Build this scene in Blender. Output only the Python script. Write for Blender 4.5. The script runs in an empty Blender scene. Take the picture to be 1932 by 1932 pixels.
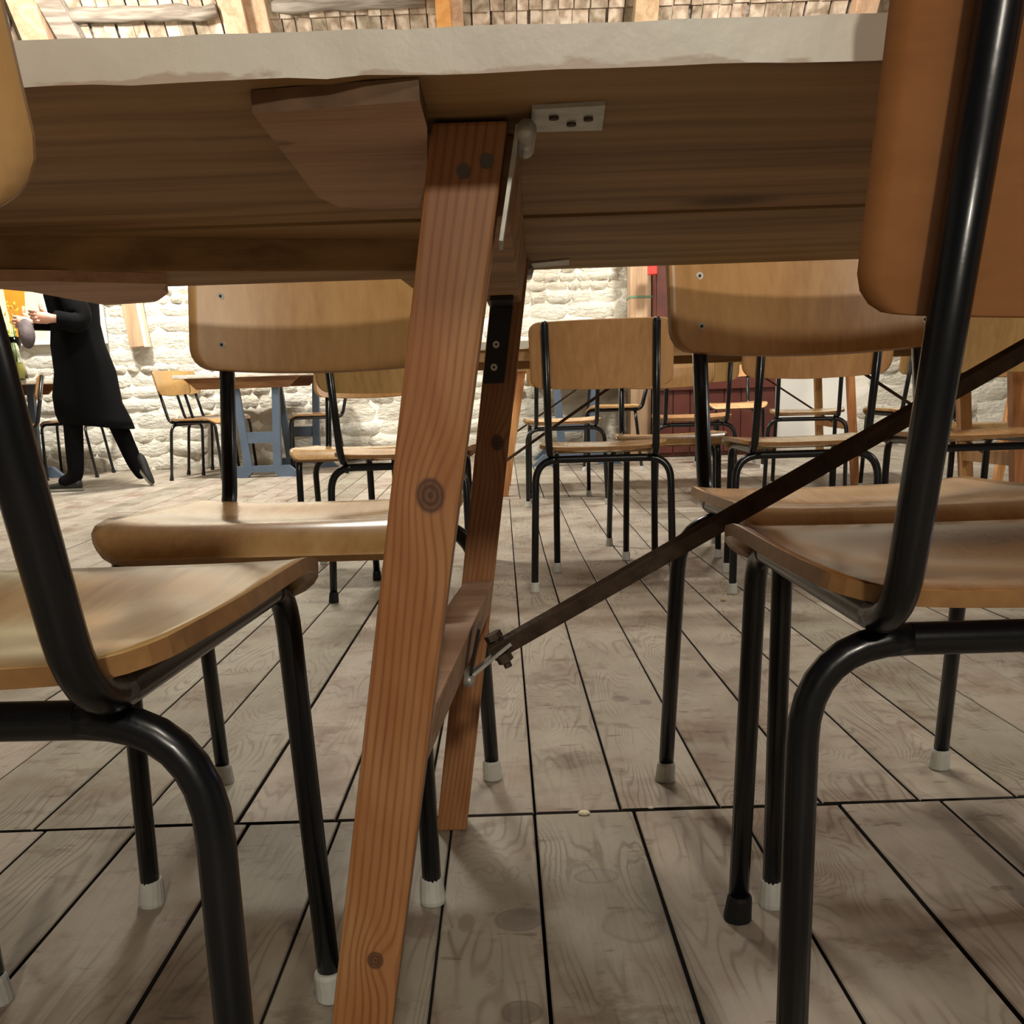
import bpy, bmesh, math, random
import numpy as np
from mathutils import Vector, Matrix, Euler
random.seed(7)
SC = bpy.context.scene
COL = SC.collection
PI = math.pi
# ------------------------------------------------------------------ camera
F_PX, XP, YP, PITCH, ROLL, YAW, CAM_H = 1935.0, 966.0, 1287.0, .2615, .0335, .0012, .5663
def _basis():
    cr, sr = math.cos(ROLL), math.sin(ROLL); cp, sp = math.cos(PITCH), math.sin(PITCH); cy, sy = math.cos(YAW), math.sin(YAW)
    def w(a, b, k):
        X = cr*a - sr*b; v = sr*a + cr*b
        Y = cp*k - sp*v; Z = -sp*k - cp*v
        return Vector((cy*X + sy*Y, -sy*X + cy*Y, Z))
    return w(1, 0, 0), -w(0, 1, 0), -w(0, 0, 1)
cam_data = bpy.data.cameras.new('camera'); cam = bpy.data.objects.new('camera', cam_data); COL.objects.link(cam)
r_, u_, b_ = _basis()
cam.matrix_world = Matrix(((r_.x, u_.x, b_.x, 0), (r_.y, u_.y, b_.y, 0), (r_.z, u_.z, b_.z, CAM_H), (0, 0, 0, 1)))
cam_data.sensor_width = 36; cam_data.lens = 36*F_PX/1932
cam_data.shift_x = (966-XP)/1932; cam_data.shift_y = (YP-966)/1932
cam_data.clip_start = .02
SC.camera = cam
# ------------------------------------------------------------------ light
world = bpy.data.worlds.new('world'); SC.world = world; world.use_nodes = True
world.node_tree.nodes['Background'].inputs[0].default_value = (1.0, .93, .82, 1)
world.node_tree.nodes['Background'].inputs[1].default_value = .075
SC.view_settings.view_transform = 'Standard'; SC.view_settings.look = 'None'
SC.view_settings.gamma = 1; SC.view_settings.use_curve_mapping = False
SC.view_settings.exposure = 0.0
def area(name, loc, target, size, power, col, spread=180):
    l = bpy.data.lights.new(name, 'AREA'); l.shape = 'DISK'; l.size = size; l.energy = power; l.color = col
    l.spread = math.radians(spread)
    o = bpy.data.objects.new(name, l); COL.objects.link(o); o.location = loc
    o.rotation_euler = (Vector(target)-Vector(loc)).to_track_quat('-Z', 'Y').to_euler()
    return o
WARM = (1.0, .90, .76)
area('lamp_behind', (.6, -4.6, 3.35), (0, 4, .4), .40, 125, WARM)
area('lamp_over', (.5, -1.0, 3.1), (.2, 1.0, .5), .45, 26, WARM)
area('lamp_hall_left', (-2.7, 7.0, 3.35), (-2.7, 8.9, .3), .35, 205, (1, .95, .85))
area('lamp_hall_right', (1.7, 6.8, 3.35), (1.5, 8.8, .3), .35, 120, (1, .94, .83))
area('lamp_hall_floor', (-.8, 5.0, 3.9), (-.8, 5.6, 0), .5, 110, (1, .94, .83))
area('lamp_hall_middle', (.4, 2.6, 3.9), (.2, 2.4, 0), .6, 50, WARM)
area('lamp_side_right', (4.6, 1.6, 3.2), (1.4, 2.2, .3), .5, 40, WARM)
area('window_light', (5.5, 5.0, 2.0), (0, 2.0, .6), 1.0, 12, (.40, .58, 1.0))
# ------------------------------------------------------------------ helpers
def fz(y): return max(0.0, .03*(y-4.2))          # the old floor climbs a little towards the far wall
def ray(u, v):
    a = (u-XP)/F_PX; b = (v-YP)/F_PX
    return r_*a - u_*b - b_
def on_y(u, v, y):
    r = ray(u, v); return Vector((r.x*y/r.y, y, r.z*y/r.y + CAM_H))
def on_z(u, v, z):
    r = ray(u, v); t = (z-CAM_H)/r.z; return Vector((r.x*t, r.y*t, z))

def setp(o, label=None, cat=None, group=None, kind=None):
    if label: o['label'] = label
    if cat: o['category'] = cat
    if group: o['group'] = group
    if kind: o['kind'] = kind
    return o
def empty(name, loc, rz=0, label=None, cat=None, group=None, kind=None):
    o = bpy.data.objects.new(name, None); COL.objects.link(o); o.location = loc; o.rotation_euler = (0, 0, rz)
    o.empty_display_size = .1
    return setp(o, label, cat, group, kind)
def mesh(name, verts, faces, mats, smooth=False, fm=None):
    me = bpy.data.meshes.new(name); me.from_pydata([tuple(v) for v in verts], [], faces)
    for m in (mats if isinstance(mats, (list, tuple)) else [mats]): me.materials.append(m)
    if fm: me.polygons.foreach_set('material_index', fm)
    if smooth: me.polygons.foreach_set('use_smooth', [True]*len(me.polygons))
    me.update(); return me
def link(name, me, parent=None, loc=None):
    o = bpy.data.objects.new(name, me); COL.objects.link(o)
    if parent is not None: o.parent = parent
    if loc is not None: o.location = loc
    return o
class MB:
    def __init__(s): s.v = []; s.f = []; s.m = []
    def add(s, V, Fc, mi=0):
        n = len(s.v); s.v += [tuple(x) for x in V]; s.f += [tuple(i+n for i in f) for f in Fc]
        s.m += (list(mi) if isinstance(mi, (list, tuple)) else [mi]*len(Fc)); return s
    def hexa(s, P, mi=0):      # 8 corners: bottom 0-3 ccw, top 4-7
        return s.add(P, [(3, 2, 1, 0), (4, 5, 6, 7), (0, 1, 5, 4), (1, 2, 6, 5), (2, 3, 7, 6), (3, 0, 4, 7)], mi)
    def box(s, x0, x1, y0, y1, z0, z1, mi=0):
        return s.hexa([(x0, y0, z0), (x1, y0, z0), (x1, y1, z0), (x0, y1, z0), (x0, y0, z1), (x1, y0, z1), (x1, y1, z1), (x0, y1, z1)], mi)
    def bar(s, a, b, w, h, up=(0, 0, 1), mi=0):
        a = Vector(a); b = Vector(b); d = (b-a).normalized(); u = Vector(up); sd = d.cross(u).normalized(); u = sd.cross(d).normalized()
        P = []
        for p in (a, b):
            for x, y in ((-1, -1), (1, -1), (1, 1), (-1, 1)): P.append(p + sd*(x*w/2) + u*(y*h/2))
        return s.hexa(P, mi)
    def prism(s, pts, z0, z1, mi=0):
        n = len(pts); V = [(p[0], p[1], z0) for p in pts]+[(p[0], p[1], z1) for p in pts]
        return s.add(V, [tuple(range(n))[::-1], tuple(range(n, 2*n))]+[(i, (i+1) % n, n+(i+1) % n, n+i) for i in range(n)], mi)
    def prismy(s, pts, y0, y1, mi=0):   # pts are (x, z)
        n = len(pts); V = [(p[0], y0, p[1]) for p in pts]+[(p[0], y1, p[1]) for p in pts]
        return s.add(V, [tuple(range(n)), tuple(range(n, 2*n))[::-1]]+[((i+1) % n, i, n+i, n+(i+1) % n) for i in range(n)], mi)
    def tube(s, pts, r, n=12, cap=True, mi=0):
        pts = [Vector(p) for p in pts]; N = len(pts)
        rr = r if isinstance(r, (list, tuple)) else [r]*N
        T = []
        for i in range(N):
            a = pts[max(i-1, 0)]; b = pts[min(i+1, N-1)]; T.append((b-a).normalized())
        ref = Vector((1, 0, 0)) if abs(T[0].x) < .8 else Vector((0, 1, 0))
        nrm = (ref - T[0]*ref.dot(T[0])).normalized(); V = []
        for i in range(N):
            nrm = (nrm - T[i]*nrm.dot(T[i])).normalized(); bn = T[i].cross(nrm)
            for k in range(n):
                a = 2*PI*k/n; V.append(pts[i] + (nrm*math.cos(a)+bn*math.sin(a))*rr[i])
        Fc = [(i*n+k, i*n+(k+1) % n, (i+1)*n+(k+1) % n, (i+1)*n+k) for i in range(N-1) for k in range(n)]
        if cap: Fc += [tuple(range(n))[::-1], tuple(range((N-1)*n, N*n))]
        return s.add(V, Fc, mi)
    def lathe(s, prof, n=20, c=(0, 0, 0), mi=0):
        V = [(c[0]+r*math.cos(2*PI*k/n), c[1]+r*math.sin(2*PI*k/n), c[2]+z) for r, z in prof for k in range(n)]
        N = len(prof)
        Fc = [(i*n+k, i*n+(k+1) % n, (i+1)*n+(k+1) % n, (i+1)*n+k) for i in range(N-1) for k in range(n)]
        Fc += [tuple(range(n))[::-1], tuple(range((N-1)*n, N*n))]
        return s.add(V, Fc, mi)
    def ball(s, c, r, n=12, m=8, mi=0, sc=(1, 1, 1)):
        prof = []
        V = []; 
        for i in range(1, m):
            t = PI*i/m
            for k in range(n):
                a = 2*PI*k/n; V.append((c[0]+r*sc[0]*math.sin(t)*math.cos(a), c[1]+r*sc[1]*math.sin(t)*math.sin(a), c[2]-r*sc[2]*math.cos(t)))
        Fc = [(i*n+k, i*n+(k+1) % n, (i+1)*n+(k+1) % n, (i+1)*n+k) for i in range(m-2) for k in range(n)]
        V += [(c[0], c[1], c[2]-r*sc[2]), (c[0], c[1], c[2]+r*sc[2])]; a, b = len(V)-2, len(V)-1
        Fc += [(a, (k+1) % n, k) for k in range(n)] + [(b, (m-2)*n+k, (m-2)*n+(k+1) % n) for k in range(n)]
        return s.add(V, Fc, mi)
    def me(s, name, mats, smooth=False, bevel=0, seg=2):
        m = mesh(name, s.v, s.f, mats, smooth, s.m)
        if bevel:
            bm = bmesh.new(); bm.from_mesh(m)
            bmesh.ops.bevel(bm, geom=[e for e in bm.edges if len(e.link_faces) == 2 and e.calc_face_angle(0) > .6], offset=bevel, segments=seg, profile=.6, affect='EDGES', clamp_overlap=True)
            bm.to_mesh(m); bm.free()
        return m
    def build(s, name, mats, parent=None, smooth=False, bevel=0, seg=2):
        return link(name, s.me(name, mats, smooth, bevel, seg), parent)
def fillet(P, R, n=6):
    P = [Vector(p) for p in P]; out = [P[0]]
    for i in range(1, len(P)-1):
        a, p, b = P[i-1], P[i], P[i+1]; d1 = (a-p).normalized(); d2 = (b-p).normalized()
        ang = d1.angle(d2)
        r = R[i-1] if isinstance(R, (list, tuple)) else R
        t = min(r/math.tan(ang/2), (a-p).length*.49 if i > 1 else (a-p).length*.95, (b-p).length*.49 if i < len(P)-2 else (b-p).length*.95)
        p1 = p+d1*t; p2 = p+d2*t
        for k in range(n+1):
            s = k/n; out.append(p1*(1-s)**2 + p*2*s*(1-s) + p2*s*s)
    out.append(P[-1]); return out
# ------------------------------------------------------------------ materials
def mat(name):
    m = bpy.data.materials.new(name); m.use_nodes = True; nt = m.node_tree; b = nt.nodes['Principled BSDF']; return m, nt, b
def N(nt, t, **k):
    n = nt.nodes.new(t)
    for a, v in k.items():
        if a in n.inputs.keys(): n.inputs[a].default_value = v
        else: setattr(n, a, v)
    return n
def L(nt, a, b): nt.links.new(a, b)
def ramp(nt, stops):
    r = nt.nodes.new('ShaderNodeValToRGB'); e = r.color_ramp.elements
    while len(e) < len(stops): e.new(.5)
    for i, (p, c) in enumerate(stops):
        e[i].position = p; e[i].color = (*c, 1) if len(c) == 3 else c
    return r
def mixc(nt, mode, fac, a, b):
    m = nt.nodes.new('ShaderNodeMix'); m.data_type = 'RGBA'; m.blend_type = mode
    for s, v in ((0, fac), (6, a), (7, b)):
        if hasattr(v, 'links'): L(nt, v, m.inputs[s])
        elif s == 0: m.inputs[0].default_value = v
        else: m.inputs[s].default_value = (*v, 1)
    return m.outputs[2]
def math_(nt, op, a, b=None, c=None):
    m = nt.nodes.new('ShaderNodeMath'); m.operation = op
    for i, v in enumerate((a, b, c)):
        if v is None: continue
        if hasattr(v, 'links'): L(nt, v, m.inputs[i])
        else: m.inputs[i].default_value = v
    return m.outputs[0]
def plain(name, col, rough=.5, metal=0, coat=0, noise=0, nscale=20, bump=0, spec=.5):
    m, nt, b = mat(name); b.inputs['Specular IOR Level'].default_value = spec
    b.inputs['Base Color'].default_value = (*col, 1); b.inputs['Roughness'].default_value = rough; b.inputs['Metallic'].default_value = metal
    b.inputs['Coat Weight'].default_value = coat; b.inputs['Coat Roughness'].default_value = .08
    if noise or bump:
        tc = N(nt, 'ShaderNodeTexCoord'); n = N(nt, 'ShaderNodeTexNoise', Scale=nscale, Detail=6.0); L(nt, tc.outputs['Object'], n.inputs['Vector'])
        if noise:
            r = ramp(nt, [(.3, tuple(c*(1-noise) for c in col)), (.7, tuple(min(1, c*(1+noise)) for c in col))]); L(nt, n.outputs[0], r.inputs[0]); L(nt, r.outputs[0], b.inputs['Base Color'])
        if bump:
            bp = N(nt, 'ShaderNodeBump', Strength=bump, Distance=.01); L(nt, n.outputs[0], bp.inputs['Height']); L(nt, bp.outputs[0], b.inputs['Normal'])
    return m
def wood(name, dark, mid, light, axis='x', scale=1.0, rough=.5, coat=0, ring=14, streak=.5, bump=.15, knots=0, spots=(), vary=.12, stain=None, stain_amt=0, fine=1.0, wscale=1.0):
    """grain running along `axis` of the object's coordinates"""
    m, nt, b = mat(name)
    tc = N(nt, 'ShaderNodeTexCoord'); oi = N(nt, 'ShaderNodeObjectInfo')
    off = N(nt, 'ShaderNodeVectorMath', operation='MULTIPLY'); 
    cmb = N(nt, 'ShaderNodeCombineXYZ'); 
    for i, k in enumerate((17.3, 9.1, 5.7)):
        L(nt, math_(nt, 'MULTIPLY', oi.outputs['Random'], k), cmb.inputs[i])
    add = N(nt, 'ShaderNodeVectorMath', operation='ADD'); L(nt, tc.outputs['Object'], add.inputs[0]); L(nt, cmb.outputs[0], add.inputs[1])
    st = {'x': (.12, 1, 1), 'y': (1, .12, 1), 'z': (1, 1, .12)}[axis]
    mp = N(nt, 'ShaderNodeMapping'); mp.inputs['Scale'].default_value = tuple(s*scale for s in st); L(nt, add.outputs[0], mp.inputs[0])
    warp = N(nt, 'ShaderNodeTexNoise', Scale=4.0*wscale, Detail=3.0); L(nt, mp.outputs[0], warp.inputs['Vector'])
    # rings: distance field warped by noise
    rg = math_(nt, 'MULTIPLY', warp.outputs[0], ring*2.2)
    sine = math_(nt, 'SINE', math_(nt, 'MULTIPLY', rg, 3.1))
    ringv = math_(nt, 'MULTIPLY_ADD', sine, .5, .5)
    fn = N(nt, 'ShaderNodeTexNoise', Scale=90.0*fine, Detail=4.0, Roughness=.6)
    mp2 = N(nt, 'ShaderNodeMapping'); mp2.inputs['Scale'].default_value = tuple((s if s == 1 else .04)*scale for s in st); L(nt, add.outputs[0], mp2.inputs[0]); L(nt, mp2.outputs[0], fn.inputs['Vector'])
    big = N(nt, 'ShaderNodeTexNoise', Scale=3.0, Detail=3.0); L(nt, mp.outputs[0], big.inputs['Vector'])
    v = math_(nt, 'ADD', math_(nt, 'MULTIPLY', ringv, streak), math_(nt, 'MULTIPLY', fn.outputs[0], .9-streak*.5))
    v = math_(nt, 'ADD', v, math_(nt, 'MULTIPLY_ADD', big.outputs[0], .5, -.3))
    rp = ramp(nt, [(.15, dark), (.5, mid), (.9, light)]); L(nt, v, rp.inputs[0])
    col = rp.outputs[0]
    # per object variation
    hv = N(nt, 'ShaderNodeHueSaturation'); L(nt, col, hv.inputs['Color'])
    L(nt, math_(nt, 'MULTIPLY_ADD', oi.outputs['Random'], 2*vary, 1-vary), hv.inputs['Value'])
    L(nt, math_(nt, 'MULTIPLY_ADD', oi.outputs['Random'], -.02, .51), hv.inputs['Hue'])
    col = hv.outputs[0]
    if stain:
        sn = N(nt, 'ShaderNodeTexNoise', Scale=3.2, Detail=7.0, Roughness=.65); L(nt, add.outputs[0], sn.inputs['Vector'])
        sr = ramp(nt, [(.48, (0, 0, 0)), (.72, (1, 1, 1))]); L(nt, sn.outputs[0], sr.inputs[0])
        col = mixc(nt, 'MIX', math_(nt, 'MULTIPLY', sr.outputs[0], stain_amt), col, stain)
        sp = N(nt, 'ShaderNodeTexNoise', Scale=26.0, Detail=3.0, Roughness=.5); L(nt, add.outputs[0], sp.inputs['Vector'])
        sr2 = ramp(nt, [(.68, (0, 0, 0)), (.76, (1, 1, 1))]); L(nt, sp.outputs[0], sr2.inputs[0])
        col = mixc(nt, 'MIX', math_(nt, 'MULTIPLY', sr2.outputs[0], .55), col, tuple(c*.45 for c in stain))
    if knots:
        vo = N(nt, 'ShaderNodeTexVoronoi', Scale=knots); 
        mp3 = N(nt, 'ShaderNodeMapping'); mp3.inputs['Scale'].default_value = {'x': (.55, 1, 1), 'y': (1, .55, 1), 'z': (1, 1, .55)}[axis]; L(nt, add.outputs[0], mp3.inputs[0]); L(nt, mp3.outputs[0], vo.inputs['Vector'])
        kr = ramp(nt, [(.05, (1, 1, 1)), (.11, (0, 0, 0))]); L(nt, vo.outputs['Distance'], kr.inputs[0])
        # only some cells carry a knot
        cr = N(nt, 'ShaderNodeSeparateColor'); L(nt, vo.outputs['Color'], cr.inputs[0])
        g = math_(nt, 'GREATER_THAN', cr.outputs[0], .45)
        col = mixc(nt, 'MIX', math_(nt, 'MULTIPLY', math_(nt, 'MULTIPLY', kr.outputs[0], g), .8), col, tuple(c*.45 for c in dark))
    for (p, rad, kc) in spots:       # single knots at known places
        sub = N(nt, 'ShaderNodeVectorMath', operation='SUBTRACT'); L(nt, tc.outputs['Object'], sub.inputs[0]); sub.inputs[1].default_value = p
        sc_ = N(nt, 'ShaderNodeVectorMath', operation='DIVIDE'); L(nt, sub.outputs[0], sc_.inputs[0]); sc_.inputs[1].default_value = rad
        ln = N(nt, 'ShaderNodeVectorMath', operation='LENGTH'); L(nt, sc_.outputs[0], ln.inputs[0])
        wn = math_(nt, 'ADD', ln.outputs['Value'], math_(nt, 'MULTIPLY_ADD', warp.outputs[0], .8, -.4))
        kr = ramp(nt, [(.3, (1, 1, 1)), (.8, (.85, .85, .85)), (1.0, (.15, .15, .15)), (1.5, (0, 0, 0))]); L(nt, math_(nt, 'MULTIPLY', wn, .66), kr.inputs[0])
        kr.color_ramp.elements[0].position = .2; kr.color_ramp.elements[1].position = .55; kr.color_ramp.elements[2].position = .68; kr.color_ramp.elements[3].position = .95
        col = mixc(nt, 'MIX', kr.outputs[0], col, kc)
    L(nt, col, b.inputs['Base Color'])
    b.inputs['Roughness'].default_value = rough; b.inputs['Coat Weight'].default_value = coat; b.inputs['Coat Roughness'].default_value = .18
    bp = N(nt, 'ShaderNodeBump', Strength=bump, Distance=.002); L(nt, v, bp.inputs['Height']); L(nt, bp.outputs[0], b.inputs['Normal'])
    return m
M = {}
M['ply'] = wood('varnished_birch_ply', (.40, .215, .075), (.53, .31, .12), (.62, .39, .17), axis='z', scale=1, rough=.34, coat=.35, ring=3, streak=.18, bump=.03, vary=.10, fine=.8)
M['ply_seat'] = wood('varnished_seat_ply', (.42, .23, .09), (.56, .34, .14), (.66, .43, .20), axis='y', scale=1.3, rough=.27, coat=.5, ring=4, streak=.3, bump=.04, vary=.10, fine=.7)
M['ply_worn'] = wood('worn_seat_ply', (.26, .125, .045), (.52, .29, .11), (.62, .38, .17), axis='y', scale=1.6, rough=.33, coat=.3, ring=6, streak=.45, bump=.06, vary=.05, fine=.7, stain=(.20, .10, .04), stain_amt=.45)
M['ply_orange'] = wood('orange_ply', (.23, .09, .022), (.31, .13, .036), (.37, .17, .055), axis='x', scale=1, rough=.4, coat=.25, ring=3, streak=.2, bump=.03, vary=.04, fine=.6)
M['ply_orange_seat'] = wood('orange_seat_ply', (.15, .055, .015), (.36, .165, .05), (.44, .23, .085), axis='y', scale=1.6, rough=.25, coat=.35, ring=6, streak=.35, bump=.06, vary=.04, fine=.7, stain=(.16, .07, .025), stain_amt=.5)
M['ply_edge'] = plain('ply_edge', (.30, .155, .055), .5, noise=.2, nscale=60)
M['tube'] = plain('black_enamel', (.003, .0042, .0062), .27, coat=.08, bump=.02, nscale=60, spec=.42)
M['cap_w'] = plain('grey_white_rubber', (.50, .51, .47), .55, noise=.08, nscale=50)
M['cap_b'] = plain('black_rubber', (.008, .008, .009), .6, spec=.3)
M['screw'] = plain('screw_steel', (.70, .70, .66), .35, metal=.25)
M['screw_hole'] = plain('screw_recess', (.02, .02, .02), .7)
def floor_mat():
    m, nt, b = mat('scrubbed_floor_board')
    tc = N(nt, 'ShaderNodeTexCoord'); oi = N(nt, 'ShaderNodeObjectInfo'); cmb = N(nt, 'ShaderNodeCombineXYZ')
    for i, k in enumerate((37.3, 29.1, 3.7)): L(nt, math_(nt, 'MULTIPLY', oi.outputs['Random'], k), cmb.inputs[i])
    add = N(nt, 'ShaderNodeVectorMath', operation='ADD'); L(nt, tc.outputs['Object'], add.inputs[0]); L(nt, cmb.outputs[0], add.inputs[1])
    def mapped(sx, sy): 
        mp = N(nt, 'ShaderNodeMapping'); mp.inputs['Scale'].default_value = (sx, sy, 1); L(nt, add.outputs[0], mp.inputs[0]); return mp.outputs[0]
    def noise(vec, sc, det=3.0, ro=.5):
        n = N(nt, 'ShaderNodeTexNoise', Scale=sc, Detail=det, Roughness=ro); L(nt, vec, n.inputs['Vector']); return n.outputs[0]
    # knots
    vo = N(nt, 'ShaderNodeTexVoronoi', Scale=5.0); L(nt, mapped(1, .62), vo.inputs['Vector'])
    sc = N(nt, 'ShaderNodeSeparateColor'); L(nt, vo.outputs['Color'], sc.inputs[0]); has = math_(nt, 'GREATER_THAN', sc.outputs[0], .55)
    wob = math_(nt, 'MULTIPLY_ADD', noise(add.outputs[0], 18.0), .12, -.06)
    d = math_(nt, 'ADD', vo.outputs['Distance'], wob)
    halo = math_(nt, 'MULTIPLY', math_(nt, 'POWER', 2.718, math_(nt, 'MULTIPLY', math_(nt, 'MULTIPLY', d, d), -14.0)), has)
    # growth ring contours bend round the knots
    field = math_(nt, 'MULTIPLY_ADD', halo, .42, noise(mapped(1, .14), 7.0, 3.0, .45))
    lines = math_(nt, 'POWER', math_(nt, 'MULTIPLY_ADD', math_(nt, 'SINE', math_(nt, 'MULTIPLY', field, 190.0)), .5, .5), 4.0)
    fade = ramp(nt, [(.42, (0, 0, 0)), (.62, (1, 1, 1))]); L(nt, noise(add.outputs[0], 5.0, 2.0), fade.inputs[0])
    lines = math_(nt, 'MULTIPLY', lines, math_(nt, 'MULTIPLY_ADD', fade.outputs[0], .75, .12))
    base = ramp(nt, [(.30, (.272, .236, .188)), (.5, (.352, .312, .254)), (.72, (.43, .392, .328))]); L(nt, noise(mapped(1, .5), 6.0, 6.0, .6), base.inputs[0])
    hv = N(nt, 'ShaderNodeHueSaturation'); L(nt, base.outputs[0], hv.inputs['Color']); L(nt, math_(nt, 'MULTIPLY_ADD', oi.outputs['Random'], .28, .86), hv.inputs['Value']); L(nt, math_(nt, 'MULTIPLY_ADD', oi.outputs['Random'], -.03, .515), hv.inputs['Hue'])
    col = mixc(nt, 'MULTIPLY', math_(nt, 'MULTIPLY', lines, .68), hv.outputs[0], (.42, .34, .28))
    # blotches: reddish and grey stains
    st = ramp(nt, [(.50, (0, 0, 0)), (.66, (1, 1, 1))]); L(nt, noise(add.outputs[0], 3.4, 7.0, .62), st.inputs[0])
    col = mixc(nt, 'MULTIPLY', math_(nt, 'MULTIPLY', st.outputs[0], .8), col, (.62, .49, .43))
    s2 = ramp(nt, [(.56, (0, 0, 0)), (.64, (1, 1, 1))]); L(nt, noise(mapped(1, 1.3), 9.0, 5.0, .7), s2.inputs[0])
    col = mixc(nt, 'MULTIPLY', math_(nt, 'MULTIPLY', s2.outputs[0], .65), col, (.58, .51, .48))
    s3 = ramp(nt, [(.69, (0, 0, 0)), (.73, (1, 1, 1))]); L(nt, noise(mapped(.6, 1.6), 30.0, 2.0, .5), s3.inputs[0])
    col = mixc(nt, 'MULTIPLY', math_(nt, 'MULTIPLY', s3.outputs[0], .6), col, (.4, .33, .30))
    kn = ramp(nt, [(.075, (1, 1, 1)), (.125, (0, 0, 0))]); L(nt, d, kn.inputs[0])
    col = mixc(nt, 'MIX', math_(nt, 'MULTIPLY', math_(nt, 'MULTIPLY', kn.outputs[0], has), .55), col, (.125, .10, .09))
    # single marks: big knots and the ring shaped stain in front of the table leg
    for (u, v, rx, ry, c_, hol) in ((980, 1735, .026, .026, (.13, .115, .10), 0), (985, 1910, .020, .020, (.12, .095, .08), 0), (1127, 1653, .030, .022, (.16, .15, .135), 1), (1195, 1745, .034, .040, (.19, .15, .115), 1), (1170, 1318, .016, .022, (.17, .14, .12), 0), (1218, 1325, .012, .018, (.15, .13, .12), 0), (790, 1740, .020, .03, (.2, .14, .12), 0), (880, 1740, .008, .02, (.2, .15, .12), 0)):
        q = on_z(u, v, 0)
        sub = N(nt, 'ShaderNodeVectorMath', operation='SUBTRACT'); L(nt, tc.outputs['Object'], sub.inputs[0]); sub.inputs[1].default_value = q
        dv = N(nt, 'ShaderNodeVectorMath', operation='DIVIDE'); L(nt, sub.outputs[0], dv.inputs[0]); dv.inputs[1].default_value = (rx, ry, 1)
        ln = N(nt, 'ShaderNodeVectorMath', operation='LENGTH'); L(nt, dv.outputs[0], ln.inputs[0])
        w_ = math_(nt, 'ADD', ln.outputs['Value'], math_(nt, 'MULTIPLY', wob, 4.5))
        kr = ramp(nt, [(.0, (.15,)*3), (.35, (.2,)*3), (.47, (1, 1, 1)), (.54, (0, 0, 0))] if hol else [(.3, (1, 1, 1)), (.42, (.75,)*3), (.5, (1, 1, 1)), (.56, (0, 0, 0))])
        L(nt, math_(nt, 'MULTIPLY', w_, .5), kr.inputs[0]); col = mixc(nt, 'MIX', math_(nt, 'MULTIPLY', kr.outputs[0], .62), col, c_)
    L(nt, col, b.inputs['Base Color']); b.inputs['Roughness'].default_value = .5; b.inputs['Specular IOR Level'].default_value = .35
    h = math_(nt, 'MULTIPLY_ADD', lines, -.6, noise(mapped(1, .06), 120.0, 3.0))
    bp = N(nt, 'ShaderNodeBump', Strength=.35, Distance=.0018); L(nt, h, bp.inputs['Height']); L(nt, bp.outputs[0], b.inputs['Normal'])
    return m
M['floor'] = floor_mat(); M['gap'] = plain('dirt_filled_edge', (.03, .024, .02), .9)
M['under'] = plain('dark_underfloor', (.012, .010, .008), .9)
M['paint'] = plain('chipped_white_table_paint', (.66, .64, .57), .42, noise=.10, nscale=9, bump=.25)
def paint_mat():
    m, nt, b = mat('chipped_white_table_paint'); tc = N(nt, 'ShaderNodeTexCoord'); sx = N(nt, 'ShaderNodeSeparateXYZ'); L(nt, tc.outputs['Object'], sx.inputs[0])
    def noise(sc, det=4.0, st=(1, 1, 1)):
        mp = N(nt, 'ShaderNodeMapping'); mp.inputs['Scale'].default_value = st; L(nt, tc.outputs['Object'], mp.inputs[0]); n = N(nt, 'ShaderNodeTexNoise', Scale=sc, Detail=det); L(nt, mp.outputs[0], n.inputs['Vector']); return n.outputs[0]
    r = ramp(nt, [(.35, (.56, .52, .45)), (.5, (.64, .61, .53)), (.68, (.68, .67, .60))]); L(nt, noise(7.0, 5.0), r.inputs[0]); col = r.outputs[0]
    low = math_(nt, 'MULTIPLY', math_(nt, 'SUBTRACT', .7455, sx.outputs[2]), 30.0)       # worn along the lower arris
    chip = ramp(nt, [(.56, (0, 0, 0)), (.62, (1, 1, 1))]); L(nt, math_(nt, 'ADD', noise(55.0, 5.0, (.35, 1, 1)), low), chip.inputs[0])
    col = mixc(nt, 'MIX', math_(nt, 'MULTIPLY', chip.outputs[0], .75), col, (.40, .29, .22))
    sp = ramp(nt, [(.70, (0, 0, 0)), (.74, (1, 1, 1))]); L(nt, noise(60.0, 2.0), sp.inputs[0]); col = mixc(nt, 'MIX', math_(nt, 'MULTIPLY', sp.outputs[0], .5), col, (.33, .27, .2))
    L(nt, col, b.inputs['Base Color']); b.inputs['Roughness'].default_value = .4
    bp = N(nt, 'ShaderNodeBump', Strength=.5, Distance=.002); L(nt, noise(30.0, 5.0), bp.inputs['Height']); L(nt, bp.outputs[0], b.inputs['Normal'])
    return m
M['paint'] = paint_mat()
M['pine'] = wood('raw_pine_underside', (.19, .10, .038), (.36, .22, .095), (.47, .31, .15), axis='x', scale=1.3, rough=.7, ring=6, streak=.3, bump=.2, knots=3.4, vary=.13, fine=.8)
M['pine_cleat'] = wood('pale_pine_cleat', (.38, .23, .14), (.56, .37, .24), (.66, .47, .32), axis='x', scale=2, rough=.75, ring=5, streak=.25, bump=.3, vary=.05, fine=1.2, stain=(.2, .11, .06), stain_amt=.4)
M['steel'] = plain('zinc_hinge', (.50, .50, .46), .45, metal=.55, noise=.2, nscale=70)
M['iron'] = plain('rusty_iron', (.085, .058, .04), .62, metal=.45, noise=.35, nscale=60, bump=.3)
M['black_iron'] = plain('black_iron', (.008, .008, .008), .45, metal=.2)
M['wall'] = plain('whitewash', (.84, .81, .72), .85, noise=.07, nscale=5, bump=.6)
M['limestone'] = None
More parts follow.
